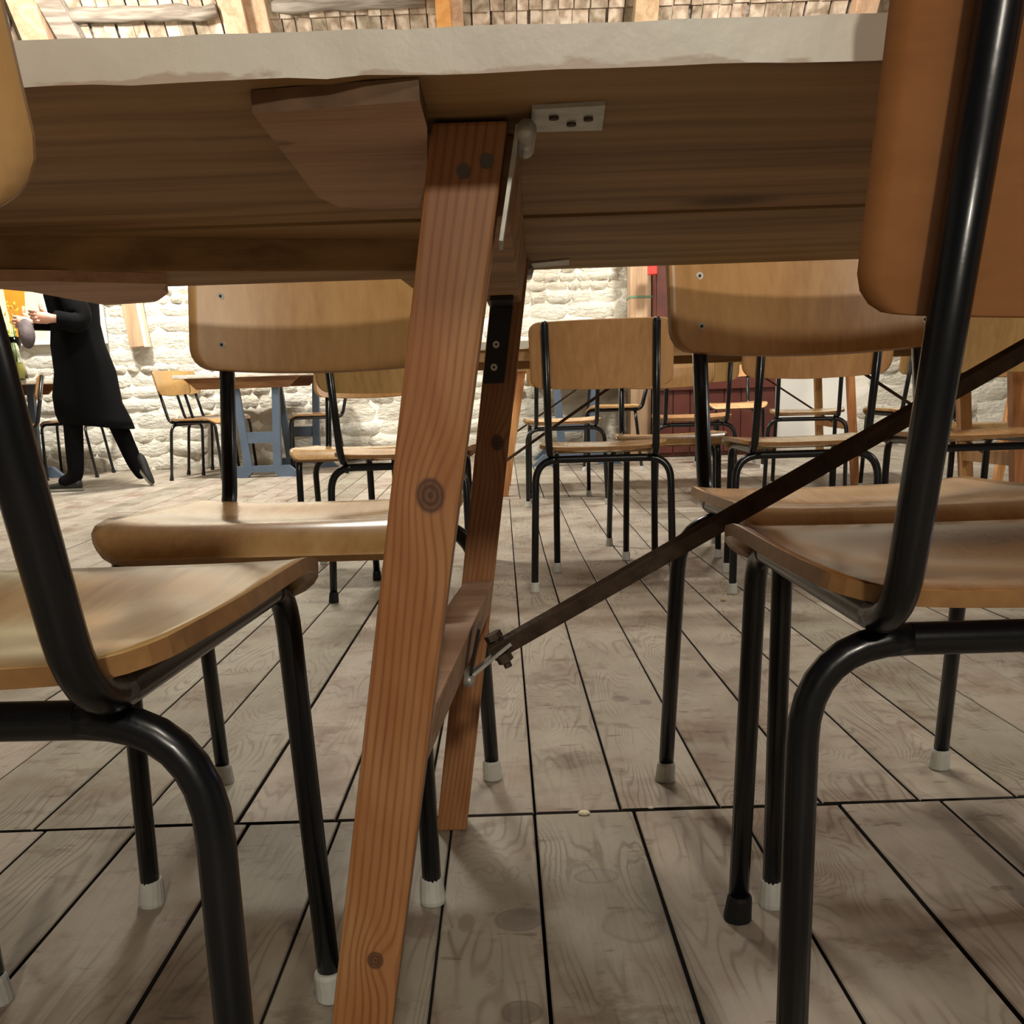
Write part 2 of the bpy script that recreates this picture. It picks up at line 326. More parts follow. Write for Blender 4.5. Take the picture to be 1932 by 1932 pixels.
M['plaster'] = plain('smooth_plaster', (.80, .79, .74), .8, noise=.05, nscale=3, bump=.15)
M['beam'] = wood('pale_sawn_beam', (.33, .20, .11), (.46, .31, .19), (.55, .40, .27), axis='z', scale=1.2, rough=.8, ring=5, streak=.3, bump=.25, knots=2.5, vary=.12, fine=.8)
M['cleat_shade'] = plain('shaded_cleat_side', (.15, .085, .045), .8, noise=.3, nscale=40)  # dark colour standing in for shade on the cleat's sides
M['beam_orange'] = wood('orange_new_rafter', (.5, .2, .05), (.62, .28, .08), (.7, .36, .13), axis='z', rough=.6, ring=5, streak=.3, bump=.1)
M['beam_grey'] = wood('weathered_pole', (.12, .095, .075), (.22, .185, .15), (.32, .28, .24), axis='x', scale=2, rough=.9, ring=6, streak=.4, bump=.5, vary=.1)
M['lath'] = wood('rough_roof_board', (.17, .12, .08), (.38, .30, .22), (.60, .52, .43), axis='z', scale=.8, rough=.9, ring=5, streak=.4, bump=.3, vary=.25, fine=.5, stain=(.18, .12, .08), stain_amt=.5)
M['maroon'] = plain('maroon_paint', (.085, .016, .009), .55, noise=.25, nscale=6, bump=.2)
M['blue'] = plain('slate_blue_paint', (.075, .105, .15), .5, noise=.12, nscale=8)
M['brown'] = wood('brown_stained_apron', (.13, .045, .015), (.22, .085, .03), (.30, .13, .05), axis='x', scale=1.5, rough=.45, coat=.2, ring=6, streak=.4, bump=.1)
M['leg_pine'] = wood('orange_pine_leg', (.36, .15, .045), (.56, .27, .085), (.64, .36, .14), axis='z', scale=1.5, rough=.5, coat=.15, ring=6, streak=.5, bump=.08, vary=.06)
def leg_mat(name, spots, dark=1.0):
    """straight vertical growth rings, like the sawn face of a stud"""
    m, nt, b = mat(name)
    tc = N(nt, 'ShaderNodeTexCoord')
    sx = N(nt, 'ShaderNodeSeparateXYZ'); L(nt, tc.outputs['Object'], sx.inputs[0])
    # lean compensated coordinate across the face
    xr = math_(nt, 'MULTIPLY_ADD', sx.outputs[2], -.1725, sx.outputs[0])
    wv = N(nt, 'ShaderNodeTexNoise', Scale=2.2, Detail=2.0); mp = N(nt, 'ShaderNodeMapping'); mp.inputs['Scale'].default_value = (6, 6, 1.6); L(nt, tc.outputs['Object'], mp.inputs[0]); L(nt, mp.outputs[0], wv.inputs['Vector'])
    bend = math_(nt, 'MULTIPLY_ADD', wv.outputs[0], .014, xr)
    for (p, rad, kc) in spots:
        sub = N(nt, 'ShaderNodeVectorMath', operation='SUBTRACT'); L(nt, tc.outputs['Object'], sub.inputs[0]); sub.inputs[1].default_value = p
        dv = N(nt, 'ShaderNodeVectorMath', operation='DIVIDE'); L(nt, sub.outputs[0], dv.inputs[0]); dv.inputs[1].default_value = (rad[0]*2.2, rad[1]*3, rad[2]*3.2)
        ln = N(nt, 'ShaderNodeVectorMath', operation='LENGTH'); L(nt, dv.outputs[0], ln.inputs[0])
        bulge = math_(nt, 'POWER', 2.718, math_(nt, 'MULTIPLY', math_(nt, 'MULTIPLY', ln.outputs['Value'], ln.outputs['Value']), -1.0))
        bend = math_(nt, 'MULTIPLY_ADD', bulge, .012, bend)
    s1 = math_(nt, 'MULTIPLY_ADD', math_(nt, 'SINE', math_(nt, 'MULTIPLY', bend, 1000.0)), .5, .5)
    s1 = math_(nt, 'POWER', s1, 3.0)
    nz = N(nt, 'ShaderNodeTexNoise', Scale=8.0, Detail=3.0); L(nt, mp.outputs[0], nz.inputs['Vector'])
    amt = math_(nt, 'MULTIPLY', s1, math_(nt, 'MULTIPLY_ADD', nz.outputs[0], 1.1, -.05))
    fn = N(nt, 'ShaderNodeTexNoise', Scale=260.0, Detail=2.0); mp2 = N(nt, 'ShaderNodeMapping'); mp2.inputs['Scale'].default_value = (1, 1, .03); L(nt, tc.outputs['Object'], mp2.inputs[0]); L(nt, mp2.outputs[0], fn.inputs['Vector'])
    lo = N(nt, 'ShaderNodeTexNoise', Scale=5.0, Detail=2.0); L(nt, mp.outputs[0], lo.inputs['Vector'])
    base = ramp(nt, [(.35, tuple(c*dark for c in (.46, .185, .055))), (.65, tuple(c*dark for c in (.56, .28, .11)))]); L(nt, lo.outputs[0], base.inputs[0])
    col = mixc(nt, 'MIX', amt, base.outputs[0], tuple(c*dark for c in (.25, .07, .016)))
    col = mixc(nt, 'MULTIPLY', math_(nt, 'MULTIPLY', fn.outputs[0], .35), col, (.6, .45, .35))
    for (p, rad, kc) in spots:
        sub = N(nt, 'ShaderNodeVectorMath', operation='SUBTRACT'); L(nt, tc.outputs['Object'], sub.inputs[0]); sub.inputs[1].default_value = p
        dv = N(nt, 'ShaderNodeVectorMath', operation='DIVIDE'); L(nt, sub.outputs[0], dv.inputs[0]); dv.inputs[1].default_value = rad
        ln = N(nt, 'ShaderNodeVectorMath', operation='LENGTH'); L(nt, dv.outputs[0], ln.inputs[0])
        ks = math_(nt, 'MULTIPLY_ADD', math_(nt, 'SINE', math_(nt, 'MULTIPLY', ln.outputs['Value'], 16.0)), .15, .85)
        kr = ramp(nt, [(.42, (1, 1, 1)), (.56, (0, 0, 0))]); L(nt, math_(nt, 'MULTIPLY', ln.outputs['Value'], .5), kr.inputs[0])
        col = mixc(nt, 'MIX', math_(nt, 'MULTIPLY', kr.outputs[0], ks), col, kc)
    L(nt, col, b.inputs['Base Color']); b.inputs['Roughness'].default_value = .5; b.inputs['Coat Weight'].default_value = .12; b.inputs['Coat Roughness'].default_value = .3
    bp = N(nt, 'ShaderNodeBump', Strength=.12, Distance=.001); L(nt, amt, bp.inputs['Height']); L(nt, bp.outputs[0], b.inputs['Normal'])
    return m

# ------------------------------------------------------------------ setting: floor boards
floor = empty('floor', (0, 0, 0), kind='structure')
WALL_Y = 9.1
W_ = .1435
def plank_mesh(x0, x1, y0, y1, jig=0):
    ys = [y0]+[y for y in (4.2,) if y0+.2 < y < y1-.2]+[y1]
    c = .0016; mb = MB(); n = len(ys); V = []
    for i, y in enumerate(ys):
        z = fz(y)+jig; e = c if i in (0, n-1) else 0; yy = y+(c if i == 0 else (-c if i == n-1 else 0))
        V += [(x0, y, z-.028), (x0, y, z-c), (x0+c, yy, z), (x1-c, yy, z), (x1, y, z-c), (x1, y, z-.028)]
    Fc = []; fm = []
    for i in range(n-1):
        for k in range(5): Fc.append((i*6+k, i*6+k+1, (i+1)*6+k+1, (i+1)*6+k)); fm.append(1 if k in (0, 4) else 0)
    Fc += [tuple(range(6))[::-1], tuple(range((n-1)*6, n*6))]; fm += [1, 1]
    mb.add(V, Fc, fm); return mb.me('floor_board', [M['floor'], M['gap']])
def edges(known, lo, hi, step=W_):
    e = list(known)
    while e[-1] < hi: e.append(e[-1]+step*random.uniform(.92, 1.08))
    while e[0] > lo: e.insert(0, e[0]-step*random.uniform(.92, 1.08))
    return e
rows = [(-1.6, 1.3755, edges([-.818, -.676, -.543, -.384, -.253, -.09, .027, .171, .32, .467, .613], -2.2, 2.2)),
        (1.3845, 6.0, edges([-.698, -.553, -.403, -.259, -.131, .029, .152, .296, .443, .585, .726], -4.4, 4.6)),
        (6.0045, WALL_Y, edges([-.05, .09], -6.3, 6.0))]
for (y0, y1, es) in rows:
    for i in range(len(es)-1):
        g = random.uniform(.0012, .0028)
        yy1 = y1
        segs = [(y0, y1)]
        if y0 > 1 and y0 < 3 and es[i] < -.75 or (y0 < 3 and y0 > 1 and es[i] > .8):
            if random.random() < .5:
                c = random.uniform(3.2, 5.4); segs = [(y0, c-.002), (c+.002, y1)]
        for (a, b) in segs:
            link('floor_board', plank_mesh(es[i]+g, es[i+1]-g, a, b, random.uniform(-.0012, .0004)), floor)
MB().hexa([(-8, -6, -.06), (8, -6, -.06), (8, 4.2, -.06), (-8, 4.2, -.06), (-8, -6, -.03), (8, -6, -.03), (8, 4.2, -.03), (-8, 4.2, -.03)]).hexa(
    [(-8, 4.2, -.06), (8, 4.2, -.06), (8, 9.4, .09), (-8, 9.4, .09), (-8, 4.2, -.03), (8, 4.2, -.03), (8, 9.4, fz(9.4)-.03), (-8, 9.4, fz(9.4)-.03)]).build('subfloor', M['under'], floor)
# boards outside the picture, one piece of geometry per side
def side_boards(x0, x1, y0, y1):
    mb = MB(); x = x0
    while x < x1-.05:
        xe = min(x+W_, x1); a = max(y0, -6)
        ys = [a]+([4.2] if a < 4.2 < y1 else [])+[y1]
        for i in range(len(ys)-1):
            A, B = ys[i], ys[i+1]
            mb.hexa([(x+.002, A, fz(A)-.028), (xe-.002, A, fz(A)-.028), (xe-.002, B, fz(B)-.028), (x+.002, B, fz(B)-.028), (x+.002, A, fz(A)), (xe-.002, A, fz(A)), (xe-.002, B, fz(B)), (x+.002, B, fz(B))])
        x = xe
    o = mb.build('outer_floor_boards', M['floor'], floor); o['kind'] = 'stuff'
side_boards(-8, rows[0][2][0], -6, 1.377); side_boards(rows[0][2][-1], 8, -6, 1.377)
side_boards(rows[0][2][0], rows[0][2][-1], -6, -1.604)
side_boards(-8, rows[1][2][0], 1.3835, 6.0); side_boards(rows[1][2][-1], 8, 1.3835, 6.0)
side_boards(-8, rows[2][2][0], 6.0045, WALL_Y); side_boards(rows[2][2][-1], 8, 6.0045, WALL_Y)

# ------------------------------------------------------------------ setting: walls
EAVE = 2.75; RIDGE_Y = 1.5
def roof_z(y): return EAVE + (WALL_Y-y) if y > RIDGE_Y else EAVE + (WALL_Y-RIDGE_Y) - (RIDGE_Y-y)
wall_back = empty('wall_back', (0, WALL_Y, 0), kind='structure')
def wall_bm(name, V, mat_, parent=None):
    o = mesh(name, V, [tuple(range(len(V)))], mat_); return link(name, o, parent)
# mortar face: finely displaced sheet with thickness
def rough_wall(name, x0, x1, z0, z1, y, parent, nx=150, nz=40):
    rnd = random.Random(3); V = []; Fc = []
    for j in range(nz+1):
        for i in range(nx+1):
            V.append((x0+(x1-x0)*i/nx, rnd.uniform(-.006, .006), z0+(z1-z0)*j/nz))
    for j in range(nz):
        for i in range(nx): a = j*(nx+1)+i; Fc.append((a, a+1, a+nx+2, a+nx+1))
    mb = MB().add(V, Fc).box(x0, x1, .03, .3, z0, z1)
    mb.build(name, M['wall'], parent, smooth=False)
rough_wall('mortar_face', -8, 8, 0.0, EAVE+.1, 0, wall_back)
# stones
def stone_variant(k):
    rnd = random.Random(100+k); nx, nz = 4, 3; V = []; 
    for j in range(nz+1):
        for i in range(nx+1):
            u = i/nx*2-1; w = j/nz*2-1
            edge = (i in (0, nx)) or (j in (0, nz)); corner = (i in (0, nx)) and (j in (0, nz))
            x = u*(.5 if not corner else .43)+rnd.uniform(-.04, .04); z = w*(.5 if not corner else .40)+rnd.uniform(-.06, .06)
            y = .0 if edge else -(.75+rnd.uniform(-.25, .35))
            V.append((x, y, z))
    Fc = [(j*(nx+1)+i, j*(nx+1)+i+1, (j+1)*(nx+1)+i+1, (j+1)*(nx+1)+i) for j in range(nz) for i in range(nx)]
    return V, Fc
SV = [stone_variant(k) for k in range(14)]
def stone_mat():
    m, nt, b = mat('whitewashed_limestone')
    tc = N(nt, 'ShaderNodeTexCoord'); oi = N(nt, 'ShaderNodeObjectInfo')
    n = N(nt, 'ShaderNodeTexNoise', Scale=2.2, Detail=8.0, Roughness=.6); geo = N(nt, 'ShaderNodeNewGeometry'); L(nt, geo.outputs['Position'], n.inputs['Vector'])
    r = ramp(nt, [(.3, (.66, .60, .50)), (.5, (.84, .81, .72)), (.75, (.90, .885, .82))]); L(nt, n.outputs[0], r.inputs[0])
    col = mixc(nt, 'MULTIPLY', math_(nt, 'MULTIPLY', oi.outputs['Random'], .35), r.outputs[0], (.86, .78, .66))
    L(nt, col, b.inputs['Base Color']); b.inputs['Roughness'].default_value = .9
    n2 = N(nt, 'ShaderNodeTexNoise', Scale=16.0, Detail=7.0, Roughness=.62); mp = N(nt, 'ShaderNodeMapping'); mp.inputs['Scale'].default_value = (1, 1, 2.2); L(nt, geo.outputs['Position'], mp.inputs[0]); L(nt, mp.outputs[0], n2.inputs['Vector'])
    bp = N(nt, 'ShaderNodeBump', Strength=1.0, Distance=.045); L(nt, n2.outputs[0], bp.inputs['Height']); L(nt, bp.outputs[0], b.inputs['Normal'])
    return m
M['limestone'] = stone_mat()
SVM = [mesh('wall_stone', V, Fc, M['limestone'], smooth=True) for V, Fc in SV]
stones = []
rs = random.Random(11); z = .02
PLASTER = (2.22, 2.98)
while z < EAVE:
    h = rs.uniform(.065, .15); x = -7.9
    while x < 7.9:
        w = h*rs.uniform(1.1, 3.4); cx = x+w/2; cz = z+h/2
        if not (PLASTER[0]-.05 < cx < PLASTER[1]+.05 and cz < 1.7) and not (-4.7 > cx and False):
            stones.append((cx, cz, w*1.03, h*1.08, rs.uniform(.02, .065)))
        x += w
    z += h
def in_view(s): return -4.6 < s[0] < 4.9 and .1 < s[1] < 1.75 and not (1.25 < s[0] < 2.2) and not (-1.05 < s[0] < -.05)
view = sorted([s for s in stones if in_view(s)], key=lambda s: -s[2]*s[3])
for i, (cx, cz, w, h, d) in enumerate(view[:296]):
    o = link('wall_stone', SVM[i % 14], wall_back); o.location = (cx, -.001, cz); o.scale = (w, d, h); o.rotation_euler = (0, rs.uniform(-.13, .13), 0)
rest = view[296:]+[s for s in stones if not in_view(s)]
mb = MB()
for i, (cx, cz, w, h, d) in enumerate(rest):
    V, Fc = SV[i % 14]; q_ = (math.sin(i*12.9)*43758.5 % 1-.5)*.22; mb.add([(cx+v[0]*w*math.cos(q_)-v[2]*h*math.sin(q_), v[1]*d, cz+v[0]*w*math.sin(q_)+v[2]*h*math.cos(q_)) for v in V], Fc)
o = mb.build('small_wall_stones', M['limestone'], wall_back, smooth=True); o['kind'] = 'stuff'
MB().box(PLASTER[0], PLASTER[1], -.05, .02, .12, 1.75).build('plaster_patch', M['plaster'], wall_back, bevel=.008)
for nm, x in (('wall_left', -8.0), ('wall_right', 8.0)):
    s = -1 if x < 0 else 1
    V = [(x, -6, 0), (x, WALL_Y+.3, 0), (x, WALL_Y+.3, EAVE), (x, RIDGE_Y, roof_z(RIDGE_Y)), (x, -6, roof_z(-6))]
    V2 = [(a+s*.3, b, c) for a, b, c in V]; n = 5
    me_ = mesh(nm, V+V2, [tuple(range(5)), tuple(range(9, 4, -1))]+[(i, (i+1) % 5, 5+(i+1) % 5, 5+i) for i in range(5)], M['wall'])
    link(nm, me_)['kind'] = 'structure'
MB().box(-8.3, 8.3, -6.3, -6, 0, roof_z(-6)).build('wall_front', M['wall'])['kind'] = 'structure'
# roof: slope boards
ceiling = empty('ceiling', (0, 0, 0), kind='structure')
def slab(y0, y1, t, off, name, m):
    V = []
    for y in (y0, y1):
        for x in (-8.3, 8.3):
            z_ = roof_z(y)+off; V += [(x, y, z_), (x, y, z_+t)]
    me_ = mesh(name, V, [(0, 2, 6, 4), (1, 5, 7, 3), (0, 1, 3, 2), (4, 6, 7, 5), (0, 4, 5, 1), (2, 3, 7, 6)], m); return link(name, me_, ceiling)
slab(WALL_Y+.3, RIDGE_Y, .1, .04, 'roof_slope', M['beam_grey']); slab(RIDGE_Y, -6.3, .1, .04, 'roof_slope', M['beam_grey'])
rb = random.Random(5); x = -4.7
ds = Vector((0, -1, 1)).normalized(); nr = Vector((0, -1, -1)).normalized()
while x < 4.8:
    w = rb.uniform(.085, .135); t = rb.uniform(0, .02)
    # two overlapping courses of split boards
    for (ya, yb, lift) in ((9.08, 8.44, 0), (8.48, 7.6, .018)):
        a = Vector((x+w/2, ya, roof_z(ya))) + nr*(-.012+t+lift); b = Vector((x+w/2+rb.uniform(-.012, .012), yb, roof_z(yb))) + nr*(-.012+t+lift)
        MB().bar(a, b, w-rb.uniform(.004, .014), .018, up=nr).build('roof_board', M['lath'], ceiling)
    x += w
def rafter(px, py, w, d, m, lean=0, name='rafter', yref=8.5, off=0):
    p = on_y(px, py, yref); x = p.x+off
    a = Vector((x-lean*.6, 9.07, roof_z(9.07)))+nr*(d/2+.02); b = Vector((x+lean*3, 4.6, roof_z(4.6)))+nr*(d/2+.02)
    return MB().bar(a, b, w, d, up=nr).build(name, m, ceiling, bevel=.006)
rafter(72, 40, .19, .13, M['beam']); rafter(118, 40, .17, .09, M['beam_grey'], lean=-.35)
rafter(452, 40, .16, .13, M['beam']); rafter(492, 40, .15, .07, M['beam'])
rafter(838, 20, .105, .16, M['beam_orange']); rafter(862, 20, .09, .12, M['beam'])
rafter(1215, 20, .17, .14, M['beam']); rafter(1625, 20, .16, .14, M['beam'])
for (xa, xb, py) in ((-5.2, -3.45, 33), (-3.05, -1.95, 24), (-1.55, -.45, 12)):
    p = on_y(300, py, 8.40); zc = roof_z(8.40)-.055*1.2
    k = random.Random(int(py)); pts = [(xa+(xb-xa)*i/8, 8.40+k.uniform(-.01, .01), zc+k.uniform(-.012, .012)+(.0 if py > 20 else .03)) for i in range(9)]
    MB().tube(pts, [.05*k.uniform(.9, 1.1) for _ in pts], 10).build('roof_pole', M['beam_grey'], ceiling, smooth=True)
# wall post with a green strap, diagonal brace on the wall
post = empty('wall_post', (on_y(1209, 600, 8.75).x, 8.8, fz(8.8)), label='pale timber post standing against the stone wall beside the maroon cabinet', cat='post')
MB().box(-.085, .085, -.05, .17, -.008, 2.9).build('post_timber', M['beam'], post, bevel=.006)
zst = on_y(1209, 560, 8.75).z-fz(8.8)
MB().box(-.089, .089, -.054, .174, zst-.008, zst+.008).build('green_strap', plain('green_band', (.12, .22, .13), .6), post)
MB().box(.088, .135, .02, .10, .0, 2.2).build('white_pipe_cover', plain('white_trim', (.75, .75, .72), .5), post, bevel=.01)
p1 = on_y(243, 560, 8.98); p2 = on_y(262, 655, 8.98)
br = empty('wall_brace', (p2.x, 8.98, p2.z), label='slanting pale board fixed to the stone wall right of the teal picture', cat='brace')
mb = MB().bar((0, 0, 0), (Vector((p1.x-p2.x, 0, p1.z-p2.z))*2.6), .12, .09, up=(0, 1, 0)); mb.build('brace_board', M['beam'], br, bevel=.004)
mb = MB().bar((.075, 0, 0), (Vector((p1.x-p2.x, 0, p1.z-p2.z))*2.6+Vector((.075, 0, 0))), .03, .09, up=(0, 1, 0)); mb.build('edge_strip', plain('pale_strip', (.75, .66, .52), .7), br)

# ------------------------------------------------------------------ our trestle table
ZU, ZT = .740, .763
TX0, TX1, TY0, TY1 = -1.05, 1.25, .618, 1.442
table = empty('trestle_table', (0, 1.03, 0), label='long trestle table right in front, white painted edge over bare pine underside', cat='table')
def T(p): return (p[0], p[1]-1.03, p[2])      # world -> table coordinates
seams = [TY0, .852, 1.052, 1.250, TY1]
for i in range(4):
    y0, y1 = seams[i]+(0 if i == 0 else .0012), seams[i+1]-(0 if i == 3 else .0012)
    mb = MB(); n = 110; rr = random.Random(i)
    V = []
    dz = [0, .0015, -.001, .0][i]
    for k in range(n+1):
        x = TX0+(TX1-TX0)*k/n; j0 = rr.uniform(-.002, .002) if i == 0 else 0; j1 = rr.uniform(-.0015, .0015)
        V += [T((x, y0, ZU+dz+abs(j0)*.8)), T((x, y1, ZU+dz)), T((x, y1, ZT)), T((x, y0, ZT+(j1*.4 if i == 0 else 0)))]
    Fc = []; fm = []
    for k in range(n):
        a = k*4; b = a+4
        for (p, q, mi) in ((0, 1, 0), (1, 2, 1 if i == 3 else 0), (2, 3, 1), (3, 0, 1 if i == 0 else 0)):
            Fc.append((a+p, b+p, b+q, a+q)); fm.append(mi)
    Fc += [(0, 1, 2, 3), (n*4+3, n*4+2, n*4+1, n*4)]; fm += [1, 1]
    mb.add(V, Fc, fm).build('tabletop_board', [M['pine'], M['paint']], table)
# cleat left of the leg: its tip points away from us
zc = .729
def poly_under(px, z): 
    out = []
    for u, v in px:
        q = on_z(u, v, z); out.append((q.x, q.y-1.03))
    return out
MB().prism(poly_under([(476, 214), (792, 190), (806, 240), (806, 330), (790, 392), (700, 394), (640, 390), (600, 372)], zc), zc, ZU+.0005, [0, 0]+[1]*8).build('wooden_cleat', [M['pine_cleat'], M['cleat_shade']], table)  # side faces painted dark as the shade under the table edge
# long batten under the rear boards, left of the leg
MB().prism(poly_under([(-300, 505), (0, 511), (400, 512), (800, 512), (800, 548), (782, 548), (755, 527), (320, 541), (0, 546), (-300, 552)], .708), .708, ZU+.0005).build('under_batten', M['pine'], table, bevel=.002)
MB().prism(poly_under([(-200, 530), (-60, 540), (60, 551), (130, 564), (200, 576), (292, 570), (306, 562), (318, 553), (308, 546), (314, 536), (100, 531)], .698), .698, .7085).build('split_end_board', M['pine_cleat'], table)
# leg frame: two leaning legs, head rail, stretcher
def leg(xt, xb, yc, w, d, zt, zb, m, sp=0):
    mb = MB(); P = []
    for (x, z_) in ((xb, zb), (xt, zt)):
        for sx, sy in ((-1, -1), (1, -1), (1, 1), (-1, 1)): P.append(T((x+sx*w/2, yc+sy*d/2, z_)))
    mb.hexa(P); return mb.build('leg', m, table, bevel=.0025)
kn1 = on_y(812, 935, .70); kn2 = on_y(708, 1812, .70)
def kx(v): return (v.x, v.y-1.03, v.z)
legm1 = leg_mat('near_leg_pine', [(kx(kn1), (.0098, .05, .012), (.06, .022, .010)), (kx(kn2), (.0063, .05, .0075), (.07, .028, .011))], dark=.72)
kf1 = on_y(938, 835, 1.327); kf2 = on_y(880, 835, 1.327)
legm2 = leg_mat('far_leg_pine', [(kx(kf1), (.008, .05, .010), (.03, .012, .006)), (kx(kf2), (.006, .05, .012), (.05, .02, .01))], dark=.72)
# near leg edges measured at z=.72 and z=.165 on y=.62
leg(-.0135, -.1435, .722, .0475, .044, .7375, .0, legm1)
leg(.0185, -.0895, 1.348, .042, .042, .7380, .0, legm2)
MB().hexa([T(p) for p in ((-.030, .745, .690), (.009, .745, .690), (.0295, 1.369, .690), (-.012, 1.369, .690), (-.022, .745, .7395), (.0165, .745, .7395), (.038, 1.369, .7395), (-.004, 1.369, .7395))]).build('head_rail', M['pine'], table, bevel=.002)
MB().hexa([T(p) for p in ((-.110, .744, .306), (-.066, .744, .306), (-.026, 1.326, .303), (-.064, 1.326, .303), (-.102, .744, .352), (-.057, .744, .352), (-.018, 1.326, .350), (-.056, 1.326, .350))]).build('stretcher', M['pine_cleat'], table, bevel=.002)
# nails in the near leg
for (u, v) in ((874, 323), (918, 304)):
    q = on_y(u, v, .699); mb = MB().tube([T((q.x, .6985, q.z)), T((q.x, .710, q.z))], .0042, 14); mb.build('nail_head', plain('dull_nail', (.13, .12, .105), .6, metal=.4), table)
# hinges
def hinge(px_plate, yb, leafpts, knx, kny, parent):
    h = MB().prism(poly_under(px_plate, ZU-.002), ZU-.002, ZU+.0006).build('hinge', M['steel'], parent)
    return h
h1 = hinge([(1004, 207), (1142, 199), (1136, 246), (1000, 250)], 0, None, 0, 0, table)
c = on_z(984, 215, ZU-.012)
MB().tube([T((.0210, .690, ZU-.0105)), T((.0210, .738, ZU-.0105))], .0062, 14).build('hinge_knuckle', M['steel'], h1, smooth=True)
mb = MB().bar(T((.0160, .716, ZU-.006)), T((.0032, .716, .668)), .0025, .040, up=(0, 1, 0)); mb.build('hinge_leaf', M['steel'], h1)
for (u, v) in ((1045, 222), (1110, 224), (1078, 234)):
    q = on_z(u, v, ZU-.0025); MB().tube([T((q.x, q.y, ZU-.0036)), T((q.x, q.y, ZU-.001))], .0030, 10).build('screw', M['iron'], h1)
h2 = hinge([(1003, 497), (1074, 490), (1074, 500), (1000, 506)], 0, None, 0, 0, table)
MB().tube([T((.040, 1.355, ZU-.010)), T((.040, 1.412, ZU-.010))], .0058, 12).build('hinge_knuckle', M['steel'], h2, smooth=True)
MB().bar(T((.035, 1.382, ZU-.008)), T((.021, 1.382, .665)), .003, .036, up=(0, 1, 0)).build('hinge_leaf', M['steel'], h2)
# black angle bracket on the far leg
bk = MB().hexa([T(p) for p in ((-.022, 1.3195, .596), (.004, 1.3195, .596), (.004, 1.3265, .596), (-.022, 1.3265, .596), (-.009, 1.3195, .686), (.018, 1.3195, .686), (.018, 1.3265, .686), (-.009, 1.3265, .686))])
bk.box(-.009, .018, 1.24-1.03, 1.3265-1.03, .684, .690)
bko = bk.build('angle_bracket', M['black_iron'], table, bevel=.001)
for (u, v) in ((936, 650), (932, 693)):
    q = on_y(u, v, 1.318); MB().tube([T((q.x, 1.3165, q.z)), T((q.x, 1.322, q.z))], .0042, 12).tube([T((q.x, 1.3155, q.z)), T((q.x, 1.3175, q.z))], .0016, 8, mi=1).build('screw', [M['screw'], M['screw_hole']], bko)
# iron stay from the stretcher up to the table underside
YS = 1.03
a = on_y(945, 1222, YS); b1 = on_y(1932, 660, YS)
dr = (b1-a).normalized(); b = a+dr*((ZU-.012-a.z)/dr.z)
st = MB().bar(T(a-dr*.012), T(b), .009, .0185, up=(0, -.45, 1)).build('iron_stay', M['iron'], table, bevel=.001)
h0 = on_y(886, 1276, YS)
MB().bar(T(h0), T(a+dr*.012), .020, .0035, up=(0, 0, 1)).build('stay_strap', M['steel'], st)
MB().tube([T((h0.x, YS-.022, h0.z)), T((h0.x, YS+.022, h0.z))], .0058, 14).build('strap_knuckle', M['steel'], st, smooth=True)
q = on_y(940, 1220, YS)
MB().tube([T(q+Vector((-.004, 0, .013))), T(q+Vector((.010, 0, -.022)))], .0042, 10).tube([T(q+Vector((.004, 0, -.008))), T(q+Vector((.008, 0, -.016)))], .0085, 6).tube([T(q+Vector((-.006, 0, .014))), T(q+Vector((-.003, 0, .008)))], .0095, 6).build('bolt', M['iron'], st)
MB().bar(T((h0.x+.001, YS, h0.z+.003)), T((-.030, YS, .352)), .04, .003, up=(1, 0, 0)).build('stay_plate', M['black_iron'], table)
MB().box(b.x-.01, b.x+.05, -.018, .018, ZU-.014, ZU).build('stay_socket', M['iron'], table)
# a second leg frame at the hidden right end carries the table
leg(1.00, 1.09, .655, .042, .044, .738, 0, M['leg_pine']); leg(1.00, 1.09, 1.348, .042, .044, .738, 0, M['leg_pine'])
MB().bar(T((1.048, .678, .34)), T((1.048, 1.326, .34)), .035, .045).build('stretcher', M['pine_cleat'], table, bevel=.002)

# ------------------------------------------------------------------ chairs
RT = .0113
def grid_slab(name, fn, th, nu, nv, mats, vs=None):
    """fn(u,v) -> top point; rows at v; thickness th along the local normal"""
    us = [-math.cos(PI*i/nu)*.35+( -1+2*i/nu)*.65 for i in range(nu+1)]
    vs = vs or [j/nv for j in range(nv+1)]
    top = [[Vector(fn(u, v)) for u in us] for v in vs]; H = len(vs); Wd = len(us)
    V = []; B = []
    for j in range(H):
        for i in range(Wd):
            du = top[j][min(i+1, Wd-1)]-top[j][max(i-1, 0)]; dv = top[min(j+1, H-1)][i]-top[max(j-1, 0)][i]
            n = du.cross(dv)
            if n.length < 1e-12: n = Vector((0, 0, 1))
            n.normalize(); V.append(top[j][i]); B.append(top[j][i]-n*th)
    n = len(V); V = V+B; Fc = []; fm = []
    for j in range(H-1):
        for i in range(Wd-1):
            a = j*Wd+i; Fc.append((a, a+1, a+Wd+1, a+Wd)); fm.append(0); Fc.append((n+a, n+a+Wd, n+a+Wd+1, n+a+1)); fm.append(0)
    ring = [i for i in range(Wd)]+[j*Wd+Wd-1 for j in range(1, H)]+[(H-1)*Wd+i for i in range(Wd-2, -1, -1)]+[j*Wd for j in range(H-2, 0, -1)]
    for k in range(len(ring)):
        a, b = ring[k], ring[(k+1) % len(ring)]; Fc.append((b, a, n+a, n+b)); fm.append(1)
    me_ = mesh(name, V, Fc, mats, fm=fm)
    me_.polygons.foreach_set('use_smooth', [m_ == 0 for m_ in fm]); return me_
